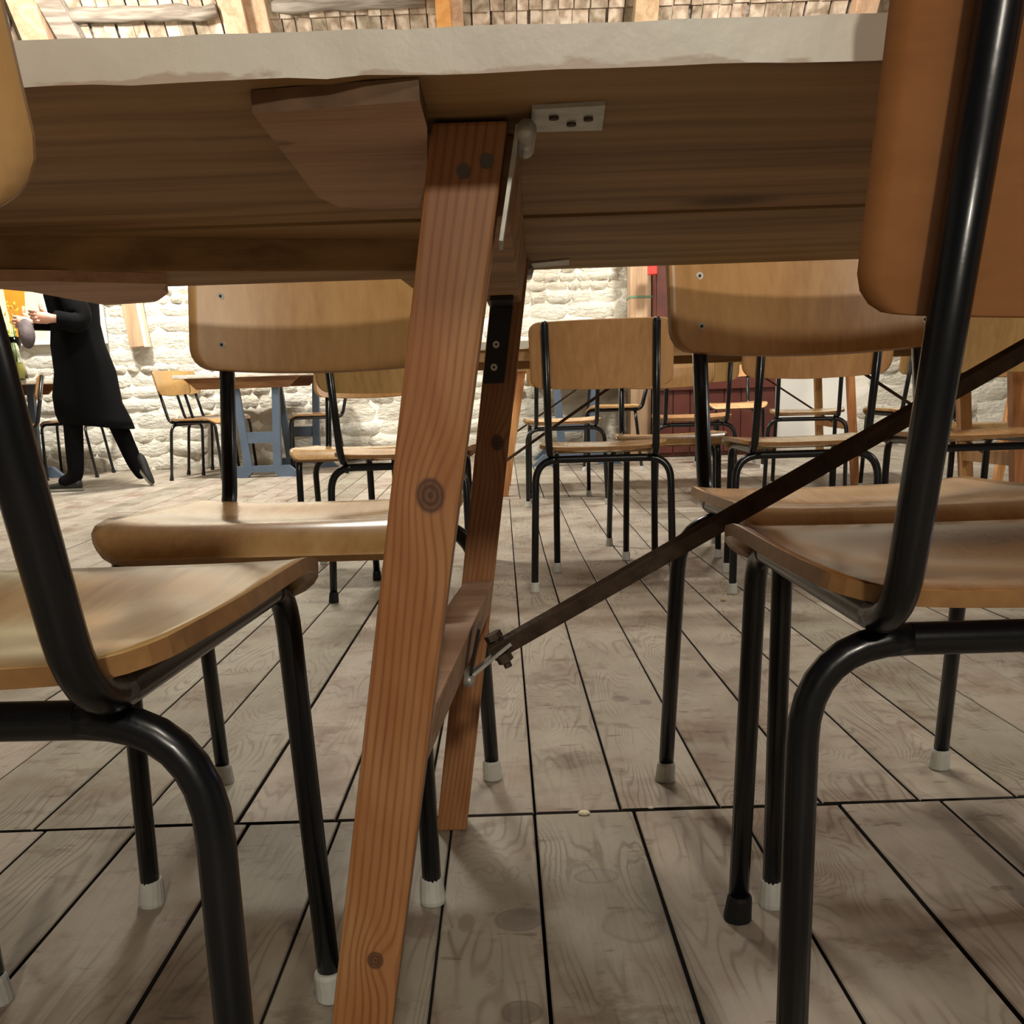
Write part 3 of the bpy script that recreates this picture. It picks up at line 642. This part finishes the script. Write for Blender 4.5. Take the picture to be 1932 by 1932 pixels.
def halfw(W, d0, d1, r0, r1):
    w = W
    if d0 < r0: w = min(w, W-r0+math.sqrt(max(0, r0*r0-(r0-d0)**2)))
    if d1 < r1: w = min(w, W-r1+math.sqrt(max(0, r1*r1-(r1-d1)**2)))
    return w
def vsamples(L_, r0, r1, n=8, m=5):
    s = [r0*(1-math.cos(PI/2*i/m))/L_ for i in range(m)]
    s += [(r0+(L_-r0-r1)*i/n)/L_ for i in range(n+1)]
    s += [1-r1*(1-math.cos(PI/2*i/m))/L_ for i in range(m-1, -1, -1)]
    return s
S0, S1 = .018, .412
def seat_fn(u, v):
    y = S0+(S1-S0)*v; w = halfw(.206-.014*(1-v), y-S0, S1-y, .045, .05)
    x = u*w
    z = .4490 - .016*math.exp(-((y-.17)/.11)**2)*(1-(x/.21)**2)
    if y > .350: z -= ((y-.350)/.062)**2*.033
    if y < .07: z -= ((.07-y)/.05)**2*.004
    z += .006*(abs(x)/.2)**4*(1 if y < .33 else max(0, 1-(y-.33)/.05))
    return (x, y, z)
def up_y(z): return .004 - .092*(z-.424)/.366     # axis of the backrest tube
def back_fn_for(hw, zb, zt, r):
    def back_fn(u, v):
        w = halfw(hw, v*(zt-zb), (1-v)*(zt-zb), r, .028)
        x = u*w; zb2 = zb-.010*(1-(x/hw)**2); z = zb2+(zt-zb2)*v
        y = up_y(z)+RT+.0085+.036*((x/.207)**2-(.16/.207)**2)
        return (-x, y, z)
    return back_fn
MESH = {}
def part_mesh(key, build):
    if key not in MESH: MESH[key] = build()
    return MESH[key]
def chair(x, y, a, label, group=None, seat='ply_seat', back='ply', caps='wwww', dz=None, screws=True, name='school_chair', bshape=(.207, .630, .802, .034)):
    z0 = fz(y) if dz is None else dz
    t = empty(name, (x, y, z0), a, label, 'chair', group)
    if y > 4.4:
        t.rotation_mode = 'XYZ'
        # stand square on the sloping boards
        q = Matrix.Rotation(math.atan(.03), 4, 'X') @ Matrix.Rotation(a, 4, 'Z')
        t.rotation_euler = q.to_euler()
    link('seat', part_mesh('seat'+seat, lambda: grid_slab('seat', seat_fn, .0115, 22, 0, [M[seat], M['ply_edge']], vsamples(S1-S0, .045, .05, 10, 5))), t)
    bk = link('backrest', part_mesh('back'+back+str(bshape), lambda: grid_slab('backrest', back_fn_for(*bshape), .009, 22, 0, [M[back], M['ply_edge']], vsamples(.186, .04, .03, 6, 6))), t)
    if screws:
        for s in (-1, 1):
            for z in (.669, .738):
                def mk(s=s, z=z):
                    yy = up_y(z)+RT+.0085
                    return MB().tube([(0, -.002, 0), (0, .0016, 0)], .0052, 14).tube([(0, .0012, 0), (0, .0019, 0)], .0022, 8, mi=1).me('screw', [M['screw'], M['screw_hole']])
                o = link('screw', part_mesh('screw', mk), bk); o.location = (s*.161, up_y(z)+RT+.0085, z)
    for s, sn in ((-1, 'l'), (1, 'r')):
        full = fillet([(s*.160, up_y(.792), .792), (s*.161, .004, .424), (s*.166, .396, .424), (s*.171, .418, .0)], [.055, .05], 7)
        # split the one bent tube into upright, seat rail and front leg
        def up(): return MB().tube(full[:9], RT, 14).ball((s*.160, up_y(.792), .792), RT, 12, 6).me('upright', M['tube'], True)
        def rail(): return MB().tube(full[8:10], RT, 14, False).me('seat_rail', M['tube'], True)
        def fl(): return MB().tube(full[9:], RT, 14).me('leg', M['tube'], True)
        link('upright', part_mesh('up'+sn, up), t); link('seat_rail', part_mesh('rail'+sn, rail), t)
        lf = link('leg', part_mesh('fl'+sn, fl), t)
        arch = fillet([(s*.05, .050, .406), (s*.206, .048, .406), (s*.216, .0, .0)], [.072], 8)
        def rl(): return MB().tube(arch[1:], RT, 14).me('leg', M['tube'], True)
        lr = link('leg', part_mesh('rl'+sn, rl), t)
        for leg_, (fx, fy, tx, ty), ck in ((lf, (s*.171, .418, s*.169, .411), 0), (lr, (s*.216, 0, s*.2143, .0066), 2)):
            cm = 'cap_w' if caps[ck+(0 if s < 0 else 1)] == 'w' else 'cap_b'
            def mk(fx=fx, fy=fy, tx=tx, ty=ty): 
                k = .032/.056
                return MB().tube([(fx, fy, 0), (fx, fy, .003), (fx+(tx-fx)*k, fy+(ty-fy)*k, .029), (fx+(tx-fx)*k, fy+(ty-fy)*k, .032)], [.0150, .0158, .0138, .0125], 16).me('foot_cap', M[cm], False)
            co = link('foot_cap', part_mesh(f'cap{ck}{sn}{cm}', mk), leg_)
    a0 = fillet([(-.05, .050, .406), (-.206, .048, .406), (-.216, .0, .0)], [.072], 8)[1]
    link('crossbar', part_mesh('cross', lambda: MB().tube([a0, (0, .050, .406), (-a0.x, a0.y, a0.z)], RT, 14, False).me('crossbar', M['tube'], True)), t)
    # flat lugs under the seat
    link('seat_bracket', part_mesh('brk', lambda: MB().box(-.168, .168, .34, .362, .418, .430).me('seat_bracket', M['tube'])), t)
    return t
GB = 'school chairs around the trestle tables'
chair(-.249, 1.542, 3.086, 'school chair facing us across the table, left of the wooden trestle leg', GB, bshape=(.205, .637, .806, .030))
chair(.450, 1.503, 3.176, 'school chair facing us across the table, right of the leg behind the iron stay', GB, bshape=(.207, .637, .806, .030))
chair(.406, .625, -.028, 'nearest chair at right edge seen from behind, orange seat and one black foot', GB, seat='ply_orange_seat', back='ply_orange', caps='bwww', bshape=(.203, .613, .806, .022))
chair(-.378, .505, -.04, 'nearest chair at left edge seen from behind, scratched seat and big bent black tube', GB, seat='ply_worn', back='ply', caps='wwww', bshape=(.192, .655, .815, .026))
chair(.300, 3.175, -.116, 'rear-view chair right of the trestle leg, its whole backrest in view', GB, bshape=(.207, .622, .802, .026))
G2 = 'school chairs in the rows further back'
chair(.642, 4.238, 3.085, 'chair facing us behind the fully visible rear-view chair, its yellow backrest lit', G2)
chair(.895, 3.05, -.06, 'rear-view chair standing directly behind the right facing chair', G2)
chair(-.325, 3.12, -.10, 'rear-view chair with pale seat and black feet, beneath the left facing chair\'s backrest', G2, caps='bbbb')
chair(-.50, 3.98, 3.05, 'chair facing us, one upright showing above the pale seat left of the leg', G2)
chair(1.45, 3.10, .0, 'rear-view chair cut off by the right edge, grey crossbar under a shiny seat', G2)
chair(.342, 5.613, .051, 'small rear-view chair seen under the backrest of the chair right of the leg', G2, caps='bwww')
chair(1.02, 5.56, -.06, 'rear-view chair in front of the low maroon panel', G2)
chair(1.66, 5.75, -.25, 'rear-view chair in front of the smooth white plaster patch', G2)
chair(2.25, 5.55, .1, 'rear-view chair between the orange table leg and the right edge', G2)
chair(1.64, 7.75, 3.16, 'distant chair facing us with its shiny backrest against the maroon cabinet', G2)
chair(1.02, 7.72, 1.45, 'distant chair in side view near the stone wall, facing left', G2)
chair(2.02, 4.30, 2.75, 'chair facing us with slanted backrest by the orange table leg at right', G2)
G3 = 'school chairs by the tables along the stone wall'
chair(-2.46, 8.16, -1.87, 'chair in side view left of the blue trestle table, facing right', G3, caps='bbbb')
chair(-2.50, 8.66, -1.75, 'second chair left of the blue trestle table, half behind the first', G3, caps='bbbb')
chair(-1.24, 8.30, 1.72, 'chair in side view right of the blue trestle table, facing left', G3, caps='bbbb')
chair(-3.55, 8.13, 1.95, 'chair behind the person at far left, backrest beside the black coat', G3, caps='bbbb')
chair(-3.30, 8.70, 1.62, 'chair seen between the person\'s legs by the stone wall', G3, caps='bbbb')

# ------------------------------------------------------------------ other trestle tables
def trestle(name, x0, x1, y0, y1, label, legs, apron=True, leg_m='leg_pine', group='white topped trestle tables'):
    yc = (y0+y1)/2; t = empty(name, ((x0+x1)/2, yc, fz(yc)), 0, label, 'table', group)
    if yc > 4.4: t.rotation_euler = (math.atan(.03), 0, 0)
    X = lambda x: x-(x0+x1)/2; Y = lambda y: y-yc
    n = 4
    for i in range(n):
        a = y0+(y1-y0)*i/n+.001; b = y0+(y1-y0)*(i+1)/n-.001
        mb = MB().box(X(x0), X(x1), Y(a), Y(b), .738, .762); mb.m = [0, 1, 1 if i == 0 else 0, 1, 1 if i == n-1 else 0, 1]
        mb.build('tabletop_board', [M['pine'], M['paint']], t)
    if apron:
        MB().box(X(x0+.12), X(x1-.12), Y(y0+.02), Y(y0+.045), .705, .7385).build('apron', M['brown' if apron == 2 else 'pine'], t, bevel=.001)
        MB().box(X(x0+.12), X(x1-.12), Y(y1-.045), Y(y1-.02), .705, .7385).build('apron', M['brown' if apron == 2 else 'pine'], t, bevel=.001)
    for fr in legs:         # each frame: list of (xtop, xfoot, y)
        for (xt, xb, yy) in fr:
            P = []
            for (x, z_) in ((xb, 0), (xt, .7375)):
                for sx, sy in ((-1, -1), (1, -1), (1, 1), (-1, 1)): P.append((X(x)+sx*.0215, Y(yy)+sy*.0215, z_))
            MB().hexa(P).build('leg', M[leg_m], t, bevel=.003)
        (xt, xb, ya), (xt2, xb2, yb) = fr
        f = .46; A = Vector((X(xb+(xt-xb)*f), Y(ya)+.02, .34)); B_ = Vector((X(xb2+(xt2-xb2)*f), Y(yb)-.02, .34))
        MB().bar(A, B_, .035, .045).build('stretcher', M[leg_m], t, bevel=.002)
        sgn = 1 if xt > xb else -1
        C1 = (A+B_)/2; C2 = Vector((C1.x+sgn*.62, C1.y, .738))
        MB().bar(C1, C2, .006, .010).build('iron_stay', M['iron'], t)
    return t
trestle('trestle_table', -.26, 2.08, 3.30, 4.08, 'white topped trestle table behind the rear-view chair right of the leg', [[(-.015, -.10, 3.42), (-.02, -.10, 3.97)], [(1.71, 1.79, 3.56), (1.71, 1.79, 3.97)]])
trestle('trestle_table', -.10, 2.35, 6.08, 6.86, 'second white trestle table further back with orange pine legs, nearer the wall', [[(.13, .0, 6.16), (.13, .02, 6.78)], [(2.00, 2.08, 6.16), (2.00, 2.06, 6.78)]])
trestle('trestle_table', 2.55, 4.4, 5.2, 6.0, 'white trestle table cut off by the right edge', [[(2.86, 2.80, 5.3), (2.86, 2.80, 5.9)], [(4.1, 4.2, 5.3), (4.1, 4.2, 5.9)]])

def blue_table(x0, x1, y0, y1, frames, label):
    yc = (y0+y1)/2; t = empty('blue_trestle_table', ((x0+x1)/2, yc, fz(yc)), 0, label, 'table', 'tables with blue painted trestles')
    t.rotation_euler = (math.atan(.03), 0, 0)
    X = lambda x: x-(x0+x1)/2; Y = lambda y: y-yc
    MB().box(X(x0), X(x1), Y(y0), Y(y1), .735, .763).build('tabletop', M['paint'], t, bevel=.003)
    c = .09
    for y in (y0+.03, y1-.055):
        MB().prismy([(X(x0)+.07+c, .655), (X(x1)-.07-c, .655), (X(x1)-.07, .735), (X(x0)+.07, .735)], Y(y), Y(y)+.025).build('apron', M['brown'], t)
    for (xa, xb, y) in frames:
        xm = (xa+xb)/2; fr = empty('trestle_frame', (X(xm), Y(y), 0)); fr.parent = t
        hw = (xb-xa)/2
        foot = [(-hw, 0), (-hw+.17, 0), (-hw+.21, .045), (hw-.21, .045), (hw-.17, 0), (hw, 0), (hw-.10, .085), (-hw+.10, .085)]
        mb = MB(); 
        # foot with an arched underside: three convex pieces
        mb.prismy([(-hw, 0), (-hw+.17, 0), (-hw+.21, .04), (-hw+.21, .085), (-hw+.09, .085)], -.03, .03)
        mb.prismy([(-hw+.21, .04), (hw-.21, .04), (hw-.21, .085), (-hw+.21, .085)], -.03, .03)
        mb.prismy([(hw-.21, .04), (hw-.17, 0), (hw, 0), (hw-.09, .085), (hw-.21, .085)], -.03, .03)
        link('foot', mb.me('foot', M['blue']), fr)
        for s in (-1, 1):
            link('post', MB().hexa([(s*.11-.03, -.025, .08), (s*.11+.03, -.025, .08), (s*.11+.03, .025, .08), (s*.11-.03, .025, .08), (s*.155-.025, -.025, .735), (s*.155+.025, -.025, .735), (s*.155+.025, .025, .735), (s*.155-.025, .025, .735)]).me('post', M['blue']), fr)
        link('crossbar', MB().box(-.10, .10, -.02, .02, .255, .335).me('crossbar', M['blue']), fr)
    return t
blue_table(-2.42, -1.42, 7.93, 8.9, [(-2.12, -1.54, 8.0), (-1.95, -1.37, 8.75)], 'blue trestle table with white top in the left gap by the stone wall')
blue_table(-4.75, -3.50, 7.72, 8.72, [(-4.35, -3.75, 7.8), (-4.25, -3.60, 8.62)], 'blue trestle table at far left with the flower vase on it')
blue_table(.10, 1.05, 8.06, 8.95, [(.22, .92, 8.14), (.25, .95, 8.8)], 'blue trestle table half hidden behind the middle chairs by the wall')

# ------------------------------------------------------------------ maroon cabinet, notice, pictures
cab = empty('maroon_cabinet', (1.73, 8.74, fz(8.74)), 0, 'tall maroon painted plank cabinet standing against the stone wall', 'cabinet')
MB().box(-.49, .49, -.14, .28, 0, 2.25).build('carcass', M['maroon'], cab, bevel=.004)
for i in range(7):
    x0 = -.48+i*.1375; MB().box(x0+.003, x0+.1345, -.162, -.1402, .03, 2.20).build('plank', M['maroon'], cab, bevel=.003)
MB().box(-.48, .48, -.185, -.1625, .52, .60).build('rail', M['maroon'], cab, bevel=.003)
MB().tube([(-.36, -.19, 1.05), (-.33, -.20, 1.22), (-.30, -.19, 1.05)], .007, 8).build('wire_hook', plain('pink_wire', (.45, .28, .25), .5), cab)
nt_ = empty('red_box', (on_y(1232, 508, 8.50).x, 8.53, on_y(1232, 517, 8.50).z), 0, 'small bright red box hanging at the cabinet\'s top left corner', 'box')
MB().box(-.034, .034, -.02, .045, -.0, .11).build('box_body', plain('signal_red', (.75, .04, .03), .4), nt_, bevel=.006); MB().box(-.036, .036, -.023, .046, .11, .122).build('box_lid', plain('signal_red_lid', (.6, .03, .025), .4), nt_, bevel=.003)
def picture(x0, x1, z0, z1, y, label, canvas_fn):
    t = empty('framed_picture', ((x0+x1)/2, y, z0), 0, label, 'picture'); w = (x1-x0)/2; h = z1-z0; f = .035; fm_ = plain('white_frame', (.82, .82, .80), .4)
    for (a, b, c, d) in ((-w, w, 0, f), (-w, w, h-f, h), (-w, -w+f, f, h-f), (w-f, w, f, h-f)):
        MB().box(a, b, -.028, .006, c, d).build('frame_bar', fm_, t, bevel=.002)
    canvas_fn(t, w-f, f, h-f); return t
yp = 9.02
pr = on_y(204, 648, yp); plf = on_y(101, 650, yp)
def cv1(t, w, z0, z1):
    MB().box(-w, w, -.012, .004, z0, z1).build('canvas', plain('cream_yellow_canvas', (.90, .86, .50), .7, noise=.05, nscale=4), t)
    q = lambda u, v: (on_y(u, v, yp).x-t.location.x, min(z1, max(z0, on_y(u, v, yp).z-t.location.z)))
    top = z1-.02; 
    pts = [(q(9, 545)[0]-.02, top), (q(14, 580)), q(22, 610), q(33, 635), (q(38, 647)[0], z0+.001), (q(57, 647)[0], z0+.001), q(50, 610), q(48, 560), (q(50, 545)[0]+.02, top)]
    MB().prismy(pts, -.0145, -.0121).build('orange_shape', plain('orange_paint', (.95, .24, .015), .55, noise=.15, nscale=6), t)
picture(plf.x-1.15, plf.x, plf.z, plf.z+.95, yp, 'white framed picture with a tall orange shape on cream behind the vase', cv1)
def cv2(t, w, z0, z1):
    MB().box(-w, w, -.012, .004, z0, z1).build('canvas', plain('teal_canvas', (.10, .23, .22), .7, noise=.35, nscale=5), t)
picture(pr.x-.42, pr.x, pr.z, pr.z+.95, yp, 'white framed dark teal picture right behind the person in black', cv2)
# vase with flowers on the far left table
vb = on_y(37, 718, 7.86); zt_ = .7645+fz(8.22)+(-.36)*.03
va = empty('flower_vase', (vb.x, 7.86, zt_), 0, 'clear glass vase with yellow water and wispy flowers on the far left table', 'vase')
gl, ntg, bg = mat('vase_glass'); bg.inputs['Base Color'].default_value = (.9, .93, .85, 1); bg.inputs['Transmission Weight'].default_value = 1; bg.inputs['Roughness'].default_value = .03; bg.inputs['IOR'].default_value = 1.45
MB().lathe([(.060, 0), (.063, .01), (.055, .10), (.030, .165), (.028, .19), (.062, .30), (.060, .30), (.025, .19), (.027, .165), (.051, .10), (.058, .012), (.001, .010)], 24).build('glass', gl, va, smooth=True)
yw = plain('yellow_water', (.75, .68, .22), .1); yw.node_tree.nodes['Principled BSDF'].inputs['Transmission Weight'].default_value = .55
MB().lathe([(.001, .0105), (.056, .013), (.049, .10), (.040, .125), (.001, .125)], 20).build('water', yw, va, smooth=True)
rv = random.Random(9); stem = MB(); lv = MB(); fl = MB()
for i in range(16):
    a = rv.uniform(0, 2*PI); r = rv.uniform(.03, .12); h = rv.uniform(.34, .56)
    pts = [(0, 0, .05), (.012*math.cos(a), .012*math.sin(a), .19), (r*.5*math.cos(a), r*.5*math.sin(a), .19+(h-.19)*.55), (r*math.cos(a), r*math.sin(a), h)]
    stem.tube(fillet(pts, .1, 4), .0016, 5)
    for k in range(7):
        t_ = rv.uniform(.35, 1); p = Vector(pts[1]).lerp(Vector(pts[3]), t_); d = Vector((rv.uniform(-1, 1), rv.uniform(-1, 1), rv.uniform(0, 1))).normalized()*rv.uniform(.015, .04)
        sd = d.cross(Vector((0, 0, 1))).normalized()*.004
        lv.add([p, p+d*.5+sd, p+d, p+d*.5-sd+Vector((0, 0, .002))], [(0, 1, 2, 3)])
    for k in range(3): fl.ball((pts[3][0]+rv.uniform(-.015, .015), pts[3][1]+rv.uniform(-.015, .015), h+rv.uniform(-.03, .01)), .006, 6, 4)
stem.build('stems', plain('stem_green', (.16, .27, .08), .6), va); o = lv.build('leaves', plain('leaf_green', (.18, .32, .08), .6), va); o['kind'] = 'stuff'
o = fl.build('blossoms', plain('yellow_blossom', (.8, .62, .06), .6), va); o['kind'] = 'stuff'
# folded black cloth on a chair at far left
jk = empty('folded_jacket', (-3.78, 8.07, .449+fz(8.0)), .25, 'dark folded jacket lying on the chair seat left of the person', 'jacket')
MB().ball((0, 0, .022), .15, 16, 8, sc=(1.0, 1.05, .15)).build('cloth', plain('black_cloth', (.02, .02, .022), .9, bump=.4), jk, smooth=True)

# ------------------------------------------------------------------ small litter on the floor
for i, (u, v, s_, l_) in enumerate(((1102, 1537, .006, 'white crumb by the floor board joint in front of the leg'), (1228, 1526, .003, 'tiny paper scrap right of the crumb on the joint'), (1365, 1134, .006, 'dry leaf scrap on the floor behind the stay'))):
    q = on_z(u, v, .0)
    t = MB().ball((0, 0, 0), s_, 8, 6, sc=(1.5, 1, .6)).build('floor_crumb', plain('crumb', (.72, .66, .5) if i < 2 else (.45, .32, .14), .8)); t.location = (q.x, q.y, s_*.5); setp(t, l_, 'crumb')

# ------------------------------------------------------------------ person walking at far left
PX, PY = -3.06, 7.50
person = empty('person', (PX, PY, fz(PY)), 0, 'person in long black coat and black trousers walking left, thumb raised', 'person')
def skin(name, verts, edges_, radii, mats, parent, root=0, sub=2):
    me_ = bpy.data.meshes.new(name); me_.from_pydata(verts, edges_, []); me_.materials.append(mats)
    o = link(name, me_, parent); o.modifiers.new('skin', 'SKIN'); me_.skin_vertices[0].data[root].use_root = True
    for i, r in enumerate(radii):
        me_.skin_vertices[0].data[i].radius = r if isinstance(r, tuple) else (r, r)
    s = o.modifiers.new('sub', 'SUBSURF'); s.levels = sub; s.render_levels = sub
    o.modifiers['skin'].use_smooth_shade = True
    return o
skinm = plain('skin_tone', (.62, .34, .25), .5); blk = plain('black_wool', (.003, .003, .0035), .9, spec=.1); blk2 = plain('black_trousers', (.003, .003, .0035), .85, spec=.1)
# body: faces -x (left). near side is -y
V = [(0, 0, .96), (-.01, 0, 1.15), (-.04, 0, 1.38), (-.08, 0, 1.52), (-.10, 0, 1.60),            # 0 pelvis 1 waist 2 chest 3 neck 4 skull base
     (.0, -.09, .90), (.01, -.10, .50), (.03, -.10, .09), (-.09, -.10, .045),                       # near/standing leg
     (.04, .09, .90), (.22, .09, .52), (.40, .09, .17), (.455, .09, .055),                        # trailing leg
     (-.02, -.19, 1.42), (.14, -.25, 1.10), (.04, -.39, 1.12),                                     # left arm: shoulder elbow wrist
     (-.07, .19, 1.42), (-.14, .22, 1.15), (-.34, .10, 1.15)]                                       # right arm
E_ = [(0, 1), (1, 2), (2, 3), (3, 4), (0, 5), (5, 6), (6, 7), (7, 8), (0, 9), (9, 10), (10, 11), (11, 12), (2, 13), (13, 14), (14, 15), (2, 16), (16, 17), (17, 18)]
R_ = [(.13, .16), (.12, .15), (.13, .18), (.06, .06), (.06, .06), (.095, .10), (.072, .07), (.06, .06), (.045, .045), (.095, .10), (.072, .07), (.06, .06), (.04, .045), (.075, .075), (.062, .06), (.045, .045), (.075, .075), (.06, .06), (.045, .045)]
V = [(x+.13*z, y, z) for x, y, z in V[:11]]+V[11:13]+[(x+.13*z, y, z) for x, y, z in V[13:]]
SH = .13
skin('body', V, E_, R_, blk2, person)
# head with face, ears and hair
hd = MB().ball((-.13, 0, 1.70), .105, 20, 14, sc=(.92, .76, 1.12)).tube([(-.09, 0, 1.48), (-.11, 0, 1.62)], .055, 14)
hd.ball((-.232, 0, 1.685), .018, 8, 6, sc=(1.1, .8, 1.3)).ball((-.12, -.083, 1.69), .022, 8, 6, sc=(.8, .4, 1.4)).ball((-.12, .083, 1.69), .022, 8, 6, sc=(.8, .4, 1.4)).ball((-.205, 0, 1.60), .03, 10, 6, sc=(.8, 1, .8))
hd.v = [(x+SH*1.5, y, z) for x, y, z in hd.v]
hdo = hd.build('head', skinm, person, smooth=True)
for s in (-1, 1): MB().ball((-.218+SH*1.5, s*.032, 1.712), .011, 8, 6).build('eye', plain('eye', (.05, .04, .03), .2), hdo, smooth=True)
MB().ball((-.224+SH*1.5, 0, 1.638), .018, 8, 6, sc=(.4, 1.1, .35)).build('mouth', plain('lip', (.45, .16, .13), .5), hdo, smooth=True)
MB().ball((-.105+SH*1.5, 0, 1.735), .112, 18, 12, sc=(.92, .82, 1.0)).build('hair', plain('dark_hair', (.05, .035, .025), .7), person, smooth=True)
# coat: lofted rings, flaring behind (+x)
rings = [(1.50, -.06, .10, .13), (1.44, -.045, .15, .20), (1.30, -.03, .17, .215), (1.12, .0, .155, .19), (.98, .015, .175, .20), (.80, .065, .20, .21), (.62, .10, .225, .22), (.50, .14, .25, .22), (.44, .165, .25, .215)]
n = 28; V = []; rc = random.Random(4)
for j, (z_, cx, rx, ry) in enumerate(rings):
    for k in range(n):
        a = 2*PI*k/n; f = 1+.05*math.sin(5*a+j*.3)*(j/len(rings)); dz = 0
        if j >= 6: dz = .03*math.cos(a)*(-1)
        V.append((cx+SH*z_*(1 if z_ > .7 else .75)+rx*f*math.cos(a), ry*f*math.sin(a), z_+dz))
Fc = [(j*n+(k+1) % n, j*n+k, (j+1)*n+k, (j+1)*n+(k+1) % n) for j in range(len(rings)-1) for k in range(n)]
link('coat', mesh('coat', V, Fc, blk, True), person).modifiers.new('th', 'SOLIDIFY').thickness = .012
def sleeve(pts, rr):
    pts = [(x+SH*z, y, z) for x, y, z in pts]
    MB().tube(fillet(pts, .08, 5), None or rr, 14).build('sleeve', blk, person, smooth=True)
def rads(n_, a, b): return [a+(b-a)*i/(n_-1) for i in range(n_)]
sleeve([(-.02, -.17, 1.45), (.15, -.25, 1.09), (.03, -.40, 1.12)], rads(8, .085, .056)); sleeve([(-.05, .17, 1.45), (-.12, .24, 1.15), (-.34, .10, 1.15)], rads(8, .08, .055))
# hands: palm, four curled fingers, thumb
def hand(parent, wrist, fwd, up, side, thumb_up=True, s=1.0):
    fwd = Vector(fwd).normalized(); up = Vector(up).normalized(); side = fwd.cross(up).normalized()*side; w = Vector(wrist)
    P = lambda a, b, c: w+(fwd*a+up*b+side*c)*s
    mb = MB()
    mb.tube([P(-.03, 0, 0), P(.0, 0, 0), P(.035, 0, 0), P(.075, 0, 0), P(.09, -.002, .0)], [.026*s, .028*s, .038*s, .038*s, .028*s], 14)
    for i, (b, ln) in enumerate(((.032, .88), (.011, 1.0), (-.011, .95), (-.031, .76))):
        mb.tube(fillet([P(.07, b, .0), P(.07+.045*ln, b*1.05, .012), P(.07+.052*ln, b*1.05, .045), P(.05+.03*ln, b, .055)], .012, 3), .0098*s, 8)
    if thumb_up: mb.tube(fillet([P(.02, .02, .0), P(.045, .055, .004), P(.035, .105, .0)], .02, 4), [.014*s]*4+[.0115*s]*2+[.009*s], 9)
    return mb.build('hand', skinm, parent, smooth=True)
hand(person, (.005+SH*1.12, -.405, 1.125), (-1, -.15, .10), (-.25, 0, 1), -1)
hand(person, (-.35+SH*1.15, .095, 1.15), (-1, -.2, .05), (0, 0, 1), 1)
# shoes
def shoe(name, heel, toe, upv, m_):
    heel = Vector(heel); toe = Vector(toe); d = (toe-heel); ln = d.length; d.normalize(); up = Vector(upv).normalized(); sd = d.cross(up).normalized(); up = sd.cross(d)
    V = []; prof = [(0, .030, .075), (.12, .036, .085), (.35, .036, .075), (.6, .046, .055), (.85, .042, .042), (1.0, .020, .030)]; m2 = 10
    for t_, w_, h_ in prof:
        for k in range(m2):
            a = 2*PI*k/m2; V.append(heel+d*(ln*t_)+sd*(w_*math.cos(a))+up*(h_*.5+h_*.5*math.sin(a)))
    Fc = [(j*m2+k, j*m2+(k+1) % m2, (j+1)*m2+(k+1) % m2, (j+1)*m2+k) for j in range(len(prof)-1) for k in range(m2)]+[tuple(range(m2))[::-1], tuple(range((len(prof)-1)*m2, len(prof)*m2))]
    so = MB().add(V, Fc).build('shoe', m_, person, smooth=True)
    S = [heel+d*(ln*t_)+sd*(w_*s_*1.05)+up*o_ for o_ in (-.002, .014) for (t_, w_, s_) in ((-.02, .03, -1), (.35, .036, -1), (.62, .048, -1), (.9, .038, -1), (1.03, .012, -1), (1.03, .012, 1), (.9, .038, 1), (.62, .048, 1), (.35, .036, 1), (-.02, .03, 1))]
    MB().add(S, [tuple(range(10)), tuple(range(19, 9, -1))]+[((i+1) % 10, i, 10+i, 10+(i+1) % 10) for i in range(10)]).build('sole', plain('shoe_sole', (.25, .24, .2), .7), so)
shoe('shoe', (.07, -.10, .002), (-.20, -.10, .002), (0, 0, 1), plain('black_shoe', (.008, .009, .008), .5))
shoe('shoe', (.385, .09, .20), (.50, .09, -.02+.03), (.9, 0, .45), plain('black_shoe_b', (.012, .012, .012), .6))
# folded grey cloth held in the far hand
cl = empty('grey_cloth', (PX-.34+SH, PY+.02, fz(PY)+1.07), 0, 'crumpled grey cloth held in the person\'s outstretched hand', 'cloth')
MB().ball((0, 0, 0), .10, 16, 12, sc=(.55, .5, 1.0)).build('cloth_bundle', plain('grey_lilac_cloth', (.15, .12, .125), .85, noise=.4, nscale=14, bump=.8), cl, smooth=True)
